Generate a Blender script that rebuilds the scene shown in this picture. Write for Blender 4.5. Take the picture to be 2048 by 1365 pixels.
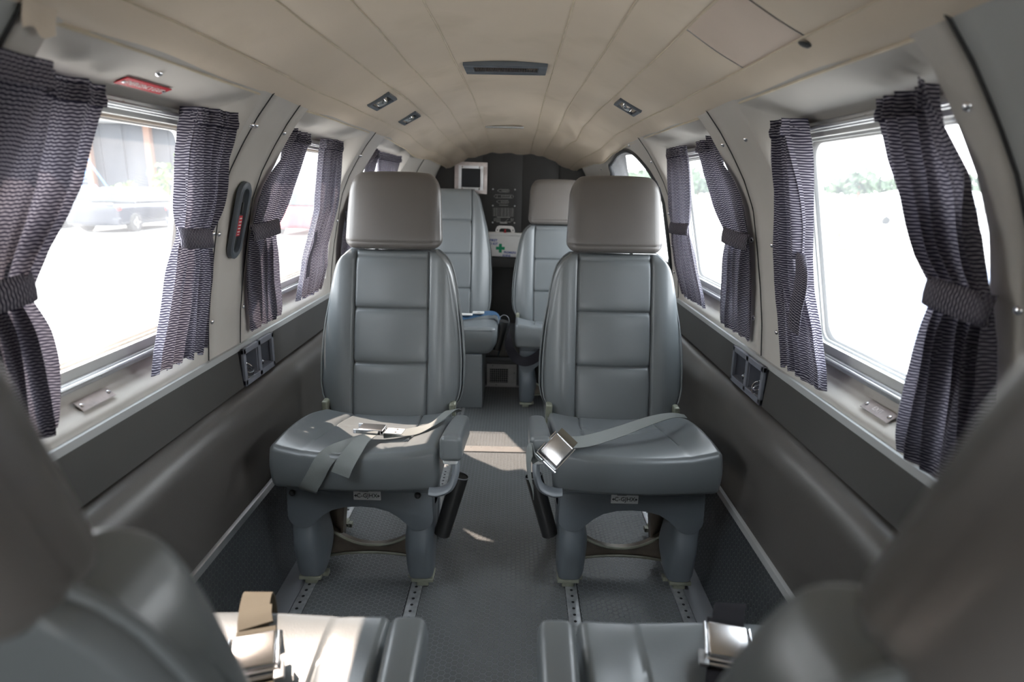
import bpy, bmesh, math, random
from mathutils import Vector, Matrix
random.seed(7)
PI = math.pi
SC = bpy.context.scene
COL = SC.collection
for o in list(bpy.data.objects):
    bpy.data.objects.remove(o)

# ------------------------------------------------------------------ camera
F_PX = 1225.0
PITCH = math.atan(312 / F_PX); YAW = math.atan(6 / F_PX); ROLL = math.radians(1.1)
CAM = Vector((.045, 0, 1.1))
fw = Vector((-math.sin(YAW) * math.cos(PITCH), math.cos(YAW) * math.cos(PITCH), -math.sin(PITCH)))
rt0 = fw.cross(Vector((0, 0, 1))).normalized(); up0 = rt0.cross(fw)
rt = rt0 * math.cos(ROLL) + up0 * math.sin(ROLL)
up = -rt0 * math.sin(ROLL) + up0 * math.cos(ROLL)
cd = bpy.data.cameras.new('camera'); cam = bpy.data.objects.new('camera', cd); COL.objects.link(cam)
cam.matrix_world = Matrix(((rt.x, up.x, -fw.x, CAM.x), (rt.y, up.y, -fw.y, CAM.y), (rt.z, up.z, -fw.z, CAM.z), (0, 0, 0, 1)))
cd.sensor_width = 36; cd.lens = F_PX / 2048 * 36; cd.clip_start = .02; cd.clip_end = 900
cd.dof.use_dof = True; cd.dof.focus_distance = 1.75; cd.dof.aperture_fstop = 3.0
SC.camera = cam

# ------------------------------------------------------------------ sky, sun, exposure
w = bpy.data.worlds.new('hazy_sky'); SC.world = w; w.use_nodes = True
nt = w.node_tree; nt.nodes.clear()
wo = nt.nodes.new('ShaderNodeOutputWorld'); wb = nt.nodes.new('ShaderNodeBackground')
tc = nt.nodes.new('ShaderNodeTexCoord'); sx = nt.nodes.new('ShaderNodeSeparateXYZ')
cr = nt.nodes.new('ShaderNodeValToRGB')
nt.links.new(tc.outputs['Generated'], sx.inputs[0]); nt.links.new(sx.outputs['Z'], cr.inputs[0])
cr.color_ramp.elements[0].color = (.95, .975, 1.0, 1); cr.color_ramp.elements[1].color = (.76, .88, 1.0, 1)
cr.color_ramp.elements[0].position = 0.0; cr.color_ramp.elements[1].position = 1.0
nt.links.new(cr.outputs[0], wb.inputs[0]); nt.links.new(wb.outputs[0], wo.inputs[0])
wb.inputs[1].default_value = 5.0
sd = bpy.data.lights.new('sun', 'SUN'); sun = bpy.data.objects.new('sun', sd); COL.objects.link(sun)
sd.energy = 6.5; sd.angle = math.radians(.6); sd.color = (1, .82, .69)
SUN_DIR = Vector((.68, -.62, -1.0)).normalized()
sun.rotation_euler = SUN_DIR.to_track_quat('-Z', 'Y').to_euler(); sun.location = (-8, 14, 20)
SC.view_settings.view_transform = 'Standard'; SC.view_settings.look = 'None'
SC.view_settings.gamma = 1.0; SC.view_settings.use_curve_mapping = False
SC.view_settings.exposure = 1.05
SC.cycles.max_bounces = 12; SC.cycles.diffuse_bounces = 8; SC.cycles.glossy_bounces = 4
SC.cycles.transparent_max_bounces = 16; SC.cycles.sample_clamp_indirect = 6.0
SC.cycles.use_denoising = True; SC.cycles.caustics_reflective = False; SC.cycles.caustics_refractive = False

# ------------------------------------------------------------------ materials
def newmat(name):
    m = bpy.data.materials.new(name); m.use_nodes = True
    return m, m.node_tree, m.node_tree.nodes['Principled BSDF']

def nd(nt, t, **k):
    n = nt.nodes.new(t)
    for a, b in k.items(): setattr(n, a, b)
    return n

def mat(name, col, rough=.5, metal=0, var=.06, vscale=6, bump=.0, bscale=300, spec=.5, sheen=0, stain=None):
    m, nt, b = newmat(name)
    b.inputs['Roughness'].default_value = rough; b.inputs['Metallic'].default_value = metal
    b.inputs['Specular IOR Level'].default_value = spec
    co = nd(nt, 'ShaderNodeTexCoord')
    n = nd(nt, 'ShaderNodeTexNoise'); n.inputs['Scale'].default_value = vscale; n.inputs['Detail'].default_value = 5
    nt.links.new(co.outputs['Object'], n.inputs['Vector'])
    r = nd(nt, 'ShaderNodeValToRGB'); e = r.color_ramp.elements
    e[0].position = .3; e[1].position = .7
    e[0].color = tuple(c * (1 - var) for c in col) + (1,); e[1].color = tuple(min(1, c * (1 + var)) for c in col) + (1,)
    nt.links.new(n.outputs[0], r.inputs[0])
    out = r.outputs[0]
    if stain:
        n2 = nd(nt, 'ShaderNodeTexNoise'); n2.inputs['Scale'].default_value = stain[1]; n2.inputs['Detail'].default_value = 8
        nt.links.new(co.outputs['Object'], n2.inputs['Vector'])
        r2 = nd(nt, 'ShaderNodeValToRGB'); r2.color_ramp.elements[0].position = stain[2]; r2.color_ramp.elements[1].position = stain[2] + .12
        r2.color_ramp.elements[0].color = (0, 0, 0, 1); r2.color_ramp.elements[1].color = (stain[3],) * 3 + (1,)
        nt.links.new(n2.outputs[0], r2.inputs[0])
        mx = nd(nt, 'ShaderNodeMixRGB'); mx.inputs[2].default_value = tuple(stain[0]) + (1,)
        nt.links.new(r2.outputs[0], mx.inputs[0]); nt.links.new(out, mx.inputs[1]); out = mx.outputs[0]
    nt.links.new(out, b.inputs['Base Color'])
    if bump > 0:
        n3 = nd(nt, 'ShaderNodeTexNoise'); n3.inputs['Scale'].default_value = bscale; n3.inputs['Detail'].default_value = 3
        nt.links.new(co.outputs['Object'], n3.inputs['Vector'])
        bp = nd(nt, 'ShaderNodeBump'); bp.inputs['Strength'].default_value = bump; bp.inputs['Distance'].default_value = .001
        nt.links.new(n3.outputs[0], bp.inputs['Height']); nt.links.new(bp.outputs[0], b.inputs['Normal'])
    return m

M = {}
M['seat'] = mat('blue_grey_vinyl', (.155, .169, .176), .30, bump=.18, bscale=450, var=.05, vscale=5)
M['head'] = mat('warm_grey_vinyl', (.130, .120, .112), .36, bump=.25, bscale=450, var=.05)
M['wallf'] = mat('warm_grey_wall_fabric', (.56, .53, .49), .75, bump=.35, bscale=700, var=.04, spec=.25)
M['wallp'] = mat('near_wall_panel_paint', (.44, .45, .44), .5, bump=.1, bscale=500, var=.04)
M['head1'] = mat('cream_headliner_vinyl', (.69, .585, .465), .5, bump=.3, bscale=260, var=.05, vscale=3, stain=((.53, .445, .33), 4.0, .56, .35), spec=.35)
M['head2'] = mat('pinkish_headliner_patch', (.67, .55, .46), .5, bump=.2, bscale=260, var=.04)
M['welt'] = mat('headliner_welt', (.60, .52, .39), .55, var=.12, vscale=20)
M['dark'] = mat('charcoal_vinyl', (.070, .068, .064), .42, bump=.3, bscale=500, var=.06)
M['roll'] = mat('charcoal_armrest_vinyl', (.088, .082, .076), .34, bump=.25, bscale=450, var=.05)
M['lowpad'] = mat('charcoal_lower_pad', (.070, .065, .060), .46, bump=.2, bscale=500, var=.08)
M['bulk'] = mat('black_bulkhead_vinyl', (.022, .021, .020), .5, bump=.25, bscale=400, var=.08)
M['black'] = mat('black_void', (.008, .008, .008), .7, var=.05)
M['whitetrim'] = mat('pale_grey_trim', (.42, .43, .43), .4, var=.05)
M['alu'] = mat('satin_aluminium', (.62, .63, .64), .34, metal=.9, var=.06, vscale=30, bump=.1, bscale=200)
M['frame'] = mat('white_window_frame', (.62, .62, .60), .42, var=.05)
M['steel'] = mat('worn_track_steel', (.40, .41, .42), .36, metal=.55, var=.2, vscale=60)
M['chrome'] = mat('polished_chrome', (.80, .80, .82), .10, metal=1, var=.02)
M['buckle'] = mat('brushed_buckle_metal', (.62, .60, .59), .22, metal=1, var=.05, bump=.15, bscale=900)
M['shell'] = mat('blue_grey_plastic', (.130, .148, .165), .38, bump=.15, bscale=350, var=.08, vscale=9)
M['shell2'] = mat('light_grey_plastic', (.20, .215, .235), .35, var=.06)
M['cup'] = mat('grey_lilac_plastic', (.19, .20, .235), .32, var=.06)
M['brace'] = mat('olive_brown_alloy', (.15, .125, .10), .42, metal=.35, var=.25, vscale=18, stain=((.09, .07, .05), 12, .55, .5))
M['brace2'] = mat('primer_green_alloy', (.27, .28, .22), .45, metal=.3, var=.2, vscale=25)
M['blackp'] = mat('black_plastic', (.018, .018, .018), .33, var=.05)
M['rubber'] = mat('black_rubber', (.03, .033, .036), .5, var=.1)
M['web_g'] = mat('pale_grey_webbing', (.235, .25, .245), .7, bump=.5, bscale=900, var=.07, spec=.2)
M['web_o'] = mat('olive_webbing', (.115, .10, .075), .75, bump=.5, bscale=900, var=.1, spec=.2)
M['web_k'] = mat('black_webbing', (.016, .015, .018), .85, bump=.4, bscale=900, var=.08, spec=.15)
M['web_b'] = mat('blue_webbing', (.035, .085, .16), .6, bump=.5, bscale=900, var=.08)
M['white'] = mat('white_plastic', (.80, .79, .77), .35, var=.02)
M['tagw'] = mat('white_tag', (.74, .75, .75), .4, var=.03)
M['blue'] = mat('blue_print', (.03, .06, .32), .5, var=.02)
M['green'] = mat('green_print', (.0, .30, .13), .5, var=.02)
M['red'] = mat('red_plastic', (.55, .012, .025), .4, var=.04)
M['ink'] = mat('black_ink', (.02, .02, .02), .5, var=.02)
M['inkw'] = mat('pale_ink', (.62, .62, .60), .5, var=.02)
M['inkl'] = mat('white_lettering', (.8, .74, .72), .5, var=.02)
M['plate'] = mat('pinkish_metal_plate', (.46, .41, .39), .3, metal=.6, var=.1, vscale=60)
M['vent'] = mat('slate_vent_plastic', (.095, .11, .13), .4, var=.06)
M['slat'] = mat('brown_grille', (.10, .07, .055), .5, var=.1)
M['tan'] = mat('tan_sealant', (.46, .36, .27), .6, var=.15, vscale=30)
M['thread'] = mat('stitch_thread', (.24, .26, .27), .7, var=.05)
M['step'] = mat('pale_floor_joint_strip', (.22, .21, .20), .45, var=.1, vscale=20)
M['floorstrip'] = mat('plain_grey_floor_edge', (.165, .17, .185), .5, var=.06)
M['vinyl_w'] = mat('vinyl_piping', (.19, .205, .212), .4, var=.04)
M['lamp'] = mat('lamp_reflector', (.75, .74, .72), .15, metal=.9, var=.02)

def hexfloor(name, col, ridge_sheen, pitch=.0158, rough=.38):
    """rubber with raised rings of a hexagonal lattice: shader math, real relief by bump"""
    m, nt, b = newmat(name)
    co = nd(nt, 'ShaderNodeTexCoord'); se = nd(nt, 'ShaderNodeSeparateXYZ')
    nt.links.new(co.outputs['UV'], se.inputs[0])
    def mt(op, a, c=None, d=None):
        n = nd(nt, 'ShaderNodeMath', operation=op)
        for i, v in enumerate((a, c, d)):
            if v is None: continue
            if isinstance(v, (int, float)): n.inputs[i].default_value = v
            else: nt.links.new(v, n.inputs[i])
        return n.outputs[0]
    sxp = pitch * math.sqrt(3); syp = pitch
    def cell(off):
        u = mt('SUBTRACT', mt('FRACT', mt('ADD', mt('DIVIDE', se.outputs[0], sxp), off)), .5)
        v = mt('SUBTRACT', mt('FRACT', mt('ADD', mt('DIVIDE', se.outputs[1], syp), off)), .5)
        x = mt('ABSOLUTE', mt('MULTIPLY', u, math.sqrt(3))); y = mt('ABSOLUTE', v)
        return mt('MAXIMUM', y, mt('ADD', mt('MULTIPLY', x, .8660254), mt('MULTIPLY', y, .5)))
    d = mt('MINIMUM', cell(0.0), cell(.5))          # 0 centre .. .5 cell edge
    r = nd(nt, 'ShaderNodeMapRange'); r.inputs[1].default_value = .40; r.inputs[2].default_value = .47
    nt.links.new(d, r.inputs[0]); h = r.outputs[0]
    bp = nd(nt, 'ShaderNodeBump'); bp.inputs['Strength'].default_value = .8; bp.inputs['Distance'].default_value = .0018
    nt.links.new(h, bp.inputs['Height']); nt.links.new(bp.outputs[0], b.inputs['Normal'])
    n = nd(nt, 'ShaderNodeTexNoise'); n.inputs['Scale'].default_value = 5; n.inputs['Detail'].default_value = 6
    nt.links.new(co.outputs['Object'], n.inputs['Vector'])
    cr = nd(nt, 'ShaderNodeValToRGB'); e = cr.color_ramp.elements; e[0].position = .3; e[1].position = .7
    e[0].color = tuple(c * .86 for c in col) + (1,); e[1].color = tuple(c * 1.12 for c in col) + (1,)
    nt.links.new(n.outputs[0], cr.inputs[0])
    mx = nd(nt, 'ShaderNodeMixRGB'); mx.inputs[2].default_value = tuple(ridge_sheen) + (1,)  # ridges painted lighter: the sheen they catch is put into the colour
    nt.links.new(h, mx.inputs[0]); nt.links.new(cr.outputs[0], mx.inputs[1]); nt.links.new(mx.outputs[0], b.inputs['Base Color'])
    rr = mt('SUBTRACT', rough + .08, mt('MULTIPLY', h, .16)); nt.links.new(rr, b.inputs['Roughness'])
    return m
M['floor'] = hexfloor('studded_grey_rubber_floor', (.125, .132, .135), (.20, .21, .215))
M['floorw'] = hexfloor('studded_slate_rubber_wall', (.055, .063, .068), (.085, .09, .095), rough=.45)

def fabric():
    m, nt, b = newmat('striped_curtain_fabric')
    co = nd(nt, 'ShaderNodeTexCoord'); se = nd(nt, 'ShaderNodeSeparateXYZ'); nt.links.new(co.outputs['UV'], se.inputs[0])
    def mt(op, a, c=None):
        n = nd(nt, 'ShaderNodeMath', operation=op)
        for i, v in enumerate((a, c)):
            if v is None: continue
            if isinstance(v, (int, float)): n.inputs[i].default_value = v
            else: nt.links.new(v, n.inputs[i])
        return n.outputs[0]
    U, V = se.outputs[0], se.outputs[1]
    P = .0052
    row = mt('FLOOR', mt('DIVIDE', V, P))
    ph = mt('MULTIPLY', row, .35)
    wob = mt('MULTIPLY', mt('SINE', mt('ADD', mt('MULTIPLY', U, 2 * PI / .016), ph)), .10)
    vv = mt('FRACT', mt('ADD', mt('DIVIDE', V, P), wob))
    # each row: a pale thread line whose weight swells and thins in dashes
    dash = mt('MULTIPLY', mt('SINE', mt('ADD', mt('MULTIPLY', U, 2 * PI / .010), mt('MULTIPLY', row, PI))), .055)
    dist = mt('ABSOLUTE', mt('SUBTRACT', vv, .5))
    wd = mt('ADD', .165, dash)
    mr = nd(nt, 'ShaderNodeMapRange'); mr.interpolation_type = 'SMOOTHSTEP'
    nt.links.new(mt('SUBTRACT', wd, dist), mr.inputs[0]); mr.inputs[1].default_value = -.06; mr.inputs[2].default_value = .06
    mx = nd(nt, 'ShaderNodeMixRGB'); mx.inputs[1].default_value = (.030, .027, .046, 1); mx.inputs[2].default_value = (.40, .375, .42, 1)
    nt.links.new(mr.outputs[0], mx.inputs[0]); nt.links.new(mx.outputs[0], b.inputs['Base Color'])
    b.inputs['Roughness'].default_value = .85; b.inputs['Specular IOR Level'].default_value = .2
    tr = nd(nt, 'ShaderNodeBsdfTranslucent'); nt.links.new(mx.outputs[0], tr.inputs[0])
    ms = nd(nt, 'ShaderNodeMixShader'); ms.inputs[0].default_value = .22
    out = [n for n in nt.nodes if n.type == 'OUTPUT_MATERIAL'][0]
    nt.links.new(b.outputs[0], ms.inputs[1]); nt.links.new(tr.outputs[0], ms.inputs[2]); nt.links.new(ms.outputs[0], out.inputs[0])
    bp = nd(nt, 'ShaderNodeBump'); bp.inputs['Strength'].default_value = .3; bp.inputs['Distance'].default_value = .0006
    nt.links.new(mr.outputs[0], bp.inputs['Height']); nt.links.new(bp.outputs[0], b.inputs['Normal'])
    return m
M['curtain'] = fabric()

def pane_mat(name, haze, tint=(.97, .97, .96)):
    """grubby acrylic: clear, with a film of dust that scatters the daylight"""
    m, nt, b = newmat(name)
    out = [n for n in nt.nodes if n.type == 'OUTPUT_MATERIAL'][0]
    tp = nd(nt, 'ShaderNodeBsdfTransparent'); tp.inputs[0].default_value = tint + (1,)
    tl = nd(nt, 'ShaderNodeBsdfTranslucent'); tl.inputs[0].default_value = (.92, .92, .93, 1)
    gl = nd(nt, 'ShaderNodeBsdfGlossy'); gl.inputs['Roughness'].default_value = .04
    co = nd(nt, 'ShaderNodeTexCoord'); n = nd(nt, 'ShaderNodeTexNoise'); n.inputs['Scale'].default_value = 3.0; n.inputs['Detail'].default_value = 6
    mp = nd(nt, 'ShaderNodeMapping'); mp.inputs['Scale'].default_value = (1, 2.5, .7)
    nt.links.new(co.outputs['Object'], mp.inputs[0]); nt.links.new(mp.outputs[0], n.inputs['Vector'])
    mr = nd(nt, 'ShaderNodeMapRange'); mr.inputs[1].default_value = .35; mr.inputs[2].default_value = .75
    mr.inputs[3].default_value = haze * .75; mr.inputs[4].default_value = haze * 1.45
    nt.links.new(n.outputs[0], mr.inputs[0])
    a = nd(nt, 'ShaderNodeMixShader'); nt.links.new(mr.outputs[0], a.inputs[0]); nt.links.new(tp.outputs[0], a.inputs[1]); nt.links.new(tl.outputs[0], a.inputs[2])
    c = nd(nt, 'ShaderNodeMixShader'); c.inputs[0].default_value = .035; nt.links.new(a.outputs[0], c.inputs[1]); nt.links.new(gl.outputs[0], c.inputs[2])
    nt.links.new(c.outputs[0], out.inputs[0])
    return m
M['paneL'] = pane_mat('hazy_acrylic_sun_side', .06)
M['paneR'] = pane_mat('hazy_acrylic_shade_side', .075)

# ------------------------------------------------------------------ object helpers
def setp(o, label=None, cat=None, group=None, kind=None):
    if label: o['label'] = label
    if cat: o['category'] = cat
    if group: o['group'] = group
    if kind: o['kind'] = kind
    return o

def link(name, me, m=None, parent=None, smooth=True):
    o = bpy.data.objects.new(name, me); COL.objects.link(o)
    if m is not None and not me.materials: me.materials.append(m)
    if smooth:
        me.polygons.foreach_set('use_smooth', [True] * len(me.polygons))
        try: me.set_sharp_from_angle(angle=math.radians(42))
        except Exception: pass
    if parent is not None: o.parent = parent
    return o

def mesh(name, verts, faces, uvs=None):
    me = bpy.data.meshes.new(name); me.from_pydata([tuple(v) for v in verts], [], faces); me.validate(); me.update()
    if uvs is not None:
        uv = me.uv_layers.new(name='UVMap')
        for l in me.loops: uv.data[l.index].uv = uvs[l.vertex_index]
    return me

def empty(name, loc=(0, 0, 0), rz=0):
    o = bpy.data.objects.new(name, None); COL.objects.link(o); o.location = loc; o.rotation_euler = (0, 0, rz)
    o.empty_display_size = .05
    return o

def ob(name, vf, m, parent=None, smooth=True):
    if len(vf) == 3: return link(name, mesh(name, vf[0], vf[1], vf[2]), m, parent, smooth)
    return link(name, mesh(name, vf[0], vf[1]), m, parent, smooth)

def join(*parts):
    V, F = [], []
    for p in parts:
        n = len(V); V += list(p[0]); F += [tuple(i + n for i in f) for f in p[1]]
    return V, F

def xf(vf, mtx):
    return [mtx @ Vector(v) for v in vf[0]], vf[1]

def box(c, s, r=0.0, rot=None):
    """box centre c, full size s, bevel r"""
    hx, hy, hz = s[0] / 2, s[1] / 2, s[2] / 2
    if r <= 0:
        V = [Vector((x, y, z)) for x in (-hx, hx) for y in (-hy, hy) for z in (-hz, hz)]
        Fc = [(0, 1, 3, 2), (4, 6, 7, 5), (0, 4, 5, 1), (2, 3, 7, 6), (0, 2, 6, 4), (1, 5, 7, 3)]
    else:
        V, Fc = rbox((hx, hy, hz), r, 1, 3)
    if rot is not None: V = [rot @ v for v in V]
    return [v + Vector(c) for v in V], Fc

def spaced(h, r, n, na, extra=()):
    core = [-(h - r) + 2 * (h - r) * i / n for i in range(n + 1)] if n > 0 else [0]
    core += [e for e in extra if abs(e) < h - r]
    core = sorted(set(round(c, 5) for c in core))
    a = [math.tan(PI / 4 * (k + 1) / na) * r for k in range(na)]
    return [-(h - r) - t for t in reversed(a)] + core + [(h - r) + t for t in a]

def rbox(h, r, n=1, na=3, deform=None, ex=((), (), ()), ns=None):
    """rounded box with half extents h, rounding r; extra grid lines ex per axis; deform(v)->v"""
    r = min(r, min(h) * .999)
    ns = ns or (n, n, n)
    S = [spaced(h[i], r, ns[i], na, ex[i]) for i in range(3)]
    key, V, Fc = {}, [], []
    def add(p):
        q = [max(-(h[i] - r), min(h[i] - r, p[i])) for i in range(3)]
        d = Vector([p[i] - q[i] for i in range(3)])
        v = Vector(q) + (d.normalized() * r if d.length > 1e-9 else d)
        k = (round(v.x, 6), round(v.y, 6), round(v.z, 6))
        if k not in key:
            key[k] = len(V); V.append(v)
        return key[k]
    for ax in range(3):
        a, b2 = (ax + 1) % 3, (ax + 2) % 3
        for sg in (-1, 1):
            g = []
            for s in S[a]:
                row = []
                for t in S[b2]:
                    p = [0, 0, 0]; p[ax] = sg * h[ax]; p[a] = s; p[b2] = t
                    row.append(add(p))
                g.append(row)
            for i in range(len(g) - 1):
                for j in range(len(g[0]) - 1):
                    f = (g[i][j], g[i + 1][j], g[i + 1][j + 1], g[i][j + 1])
                    if sg < 0: f = f[::-1]
                    if len(set(f)) >= 3:
                        f2 = []
                        for q in f:
                            if q not in f2: f2.append(q)
                        Fc.append(tuple(f2))
    if deform: V = [Vector(deform(v)) for v in V]
    return V, Fc

def cyl(p0, p1, r0, r1=None, n=16, caps=True):
    p0, p1 = Vector(p0), Vector(p1); r1 = r0 if r1 is None else r1
    z = (p1 - p0).normalized(); x = z.orthogonal().normalized(); y = z.cross(x)
    V = [p + (x * math.cos(2 * PI * i / n) + y * math.sin(2 * PI * i / n)) * r for p, r in ((p0, r0), (p1, r1)) for i in range(n)]
    Fc = [(i, (i + 1) % n, n + (i + 1) % n, n + i) for i in range(n)]
    if caps: Fc += [tuple(range(n))[::-1], tuple(range(n, 2 * n))]
    return V, Fc

def lathe(c, axis, prof, n=20):
    """prof: (distance along axis, radius)"""
    c = Vector(c); z = Vector(axis).normalized(); x = z.orthogonal().normalized(); y = z.cross(x)
    V, Fc = [], []
    for d, r in prof:
        for i in range(n): V.append(c + z * d + (x * math.cos(2 * PI * i / n) + y * math.sin(2 * PI * i / n)) * r)
    for k in range(len(prof) - 1):
        for i in range(n): Fc.append((k * n + i, k * n + (i + 1) % n, (k + 1) * n + (i + 1) % n, (k + 1) * n + i))
    if prof[0][1] > 1e-6: Fc.append(tuple(range(n))[::-1])
    if prof[-1][1] > 1e-6: Fc.append(tuple(range((len(prof) - 1) * n, len(prof) * n)))
    return V, Fc

def smoothpts(P, k=6):
    P = [Vector(p) for p in P]
    out = []
    for i in range(len(P) - 1):
        p0 = P[max(i - 1, 0)]; p1 = P[i]; p2 = P[i + 1]; p3 = P[min(i + 2, len(P) - 1)]
        for j in range(k):
            t = j / k
            out.append(.5 * ((2 * p1) + (p2 - p0) * t + (2 * p0 - 5 * p1 + 4 * p2 - p3) * t * t + (3 * p1 - p0 - 3 * p2 + p3) * t ** 3))
    out.append(P[-1]); return out

def tube(P, r, n=8, closed=False, caps=True):
    P = [Vector(p) for p in P]; V, Fc = [], []
    m = len(P); rr = r if isinstance(r, (list, tuple)) else [r] * m
    t0 = None; x = None
    for i, p in enumerate(P):
        if closed: t = (P[(i + 1) % m] - P[i - 1]).normalized()
        else: t = (P[min(i + 1, m - 1)] - P[max(i - 1, 0)]).normalized()
        if x is None: x = t.orthogonal().normalized()
        x = (x - t * x.dot(t)).normalized(); y = t.cross(x)
        for k in range(n): V.append(p + (x * math.cos(2 * PI * k / n) + y * math.sin(2 * PI * k / n)) * rr[i])
    L = m if closed else m - 1
    for i in range(L):
        a, b2 = i * n, ((i + 1) % m) * n
        for k in range(n): Fc.append((a + k, a + (k + 1) % n, b2 + (k + 1) % n, b2 + k))
    if caps and not closed:
        Fc.append(tuple(range(n))[::-1]); Fc.append(tuple(range((m - 1) * n, m * n)))
    return V, Fc

def ribbon(P, N, width, th=.0016, k=6, uvs=False):
    """flat strap through P; N = face normals at P"""
    S = smoothpts(P, k); NN = smoothpts(N, k)
    V, Fc = [], []
    W = width if isinstance(width, (list, tuple)) else [width] * len(P)
    for i, p in enumerate(S):
        t = (S[min(i + 1, len(S) - 1)] - S[max(i - 1, 0)]).normalized()
        n = (NN[i] - t * NN[i].dot(t)).normalized(); s = t.cross(n)
        q = i / k; a = int(min(q, len(P) - 1)); b2 = min(a + 1, len(P) - 1); wd = W[a] * (1 - (q - a)) + W[b2] * (q - a)
        for u, v in ((-1, 1), (1, 1), (1, -1), (-1, -1)): V.append(p + s * (u * wd / 2) + n * (v * th / 2))
    for i in range(len(S) - 1):
        a = i * 4
        for j in range(4): Fc.append((a + j, a + (j + 1) % 4, a + 4 + (j + 1) % 4, a + 4 + j))
    Fc += [(3, 2, 1, 0), tuple(range(len(V) - 4, len(V)))]
    return V, Fc

def grid(fn, nu, nv, uvf=None):
    V, U, Fc = [], [], []
    for i in range(nu + 1):
        for j in range(nv + 1):
            V.append(Vector(fn(i / nu, j / nv)))
            if uvf: U.append(uvf(i / nu, j / nv))
    for i in range(nu):
        for j in range(nv):
            a = i * (nv + 1) + j
            Fc.append((a, a + nv + 1, a + nv + 2, a + 1))
    return (V, Fc, U) if uvf else (V, Fc)

def extr(poly, d, axis='y', r=0):
    """polygon [(a,b)] in the plane across 'axis', extruded from d0 to d1"""
    d0, d1 = d; n = len(poly)
    def pt(a, b2, c): return Vector((a, c, b2)) if axis == 'y' else (Vector((c, a, b2)) if axis == 'x' else Vector((a, b2, c)))
    V = [pt(a, b2, d0) for a, b2 in poly] + [pt(a, b2, d1) for a, b2 in poly]
    Fc = [(i, (i + 1) % n, n + (i + 1) % n, n + i) for i in range(n)] + [tuple(range(n))[::-1], tuple(range(n, 2 * n))]
    return V, Fc

def bevel(o, wd=.003, seg=2):
    bm = bmesh.new(); bm.from_mesh(o.data)
    bmesh.ops.recalc_face_normals(bm, faces=bm.faces)
    es = [e for e in bm.edges if len(e.link_faces) == 2 and e.calc_face_angle() > .6]
    bmesh.ops.bevel(bm, geom=es, offset=wd, segments=seg, affect='EDGES', profile=.6, clamp_overlap=True)
    bm.to_mesh(o.data); bm.free()
    o.data.polygons.foreach_set('use_smooth', [True] * len(o.data.polygons))
    try: o.data.set_sharp_from_angle(angle=math.radians(42))
    except Exception: pass
    return o

def text(name, s, size, mtx, m, parent=None, depth=.0003, align='CENTER', bold=0, sx=1.0):
    c = bpy.data.curves.new(name, 'FONT'); c.body = s; c.size = size; c.extrude = depth; c.align_x = align; c.align_y = 'CENTER'
    c.offset = bold; c.resolution_u = 2
    t = bpy.data.objects.new(name + '_tmp', c); COL.objects.link(t)
    bpy.context.view_layer.update()
    me = bpy.data.meshes.new_from_object(t.evaluated_get(bpy.context.evaluated_depsgraph_get()))
    bpy.data.objects.remove(t)
    me.transform(Matrix.Diagonal((sx, 1, 1, 1))); me.transform(mtx); me.materials.clear()
    return link(name, me, m, parent, smooth=False)

def frame_m(o, x, z):
    """matrix with origin o, local x along x, local z along z"""
    x = Vector(x).normalized(); z = Vector(z); z = (z - x * z.dot(x)).normalized(); y = z.cross(x)
    return Matrix(((x.x, y.x, z.x, o[0]), (x.y, y.y, z.y, o[1]), (x.z, y.z, z.z, o[2]), (0, 0, 0, 1)))

def interp(x, xs, ys):
    if xs[0] > xs[-1]: xs = xs[::-1]; ys = ys[::-1]
    if x <= xs[0]: return ys[0]
    for i in range(len(xs) - 1):
        if x <= xs[i + 1]:
            t = (x - xs[i]) / (xs[i + 1] - xs[i]); return ys[i] * (1 - t) + ys[i + 1] * t
    return ys[-1]

def ss(a, b, x):
    t = max(0, min(1, (x - a) / (b - a))); return t * t * (3 - 2 * t)

# ================================================================== cabin shell
WZ = [.655, .75, .85, .95, 1.05, 1.12, 1.18, 1.24, 1.285, 1.31]
WX = [.717, .708, .692, .672, .65, .62, .585, .545, .509, .487]
YA, YB = -1.35, 4.13           # cabin runs from the cockpit to the aft bulkhead
def taper(y): return 1 - .20 * ss(3.25, 4.3, y)
def Gx(z): return .762 - .2206 * (z - .735)                    # plane of the glass
POCK = {-1: [(.80, 1.42), (1.70, 2.42), (2.66, 3.42)],
        1: [(.80, 1.42), (1.70, 2.44)]}
EXIT = (2.60, 3.56)
def wallx(y, z, side):
    x = interp(z, WZ, WX)
    for a, b2 in POCK[side]:
        if a <= y <= b2:
            my = ss(a, a + .024, y) * (1 - ss(b2 - .024, b2, y))
            mz = ss(.672, .726, z) * (1 - ss(1.222, 1.290, z))
            if z < .73: my = ss(a, a + .09, y) * (1 - ss(b2 - .09, b2, y))
            x = x * (1 - my * mz) + (Gx(z) - .004) * my * mz
    return x * taper(y)
def wpt(y, z, side): return Vector((side * wallx(y, z, side), y, z))
def wnorm(y, z, side):
    e = .006
    n = (wpt(y + e, z, side) - wpt(y - e, z, side)).cross(wpt(y, z + e, side) - wpt(y, z - e, side))
    n.normalize(); return n if n.x * side < 0 else -n
HZ0, HZ1 = .752, 1.216
def exit_in(y, z):
    """inside the rear cabin-door window: a teardrop that sinks towards the tail"""
    y0, y1 = EXIT
    if not y0 < y < y1: return False
    ztop = 1.262 - .055 * ((y - 2.95) / .6) ** 2 if y > 2.95 else 1.262 - .16 * ((2.95 - y) / .35) ** 3.2
    zbot = .70 + .30 * max(0, (y - 2.75) / .8) ** 2
    return zbot < z < ztop

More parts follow.
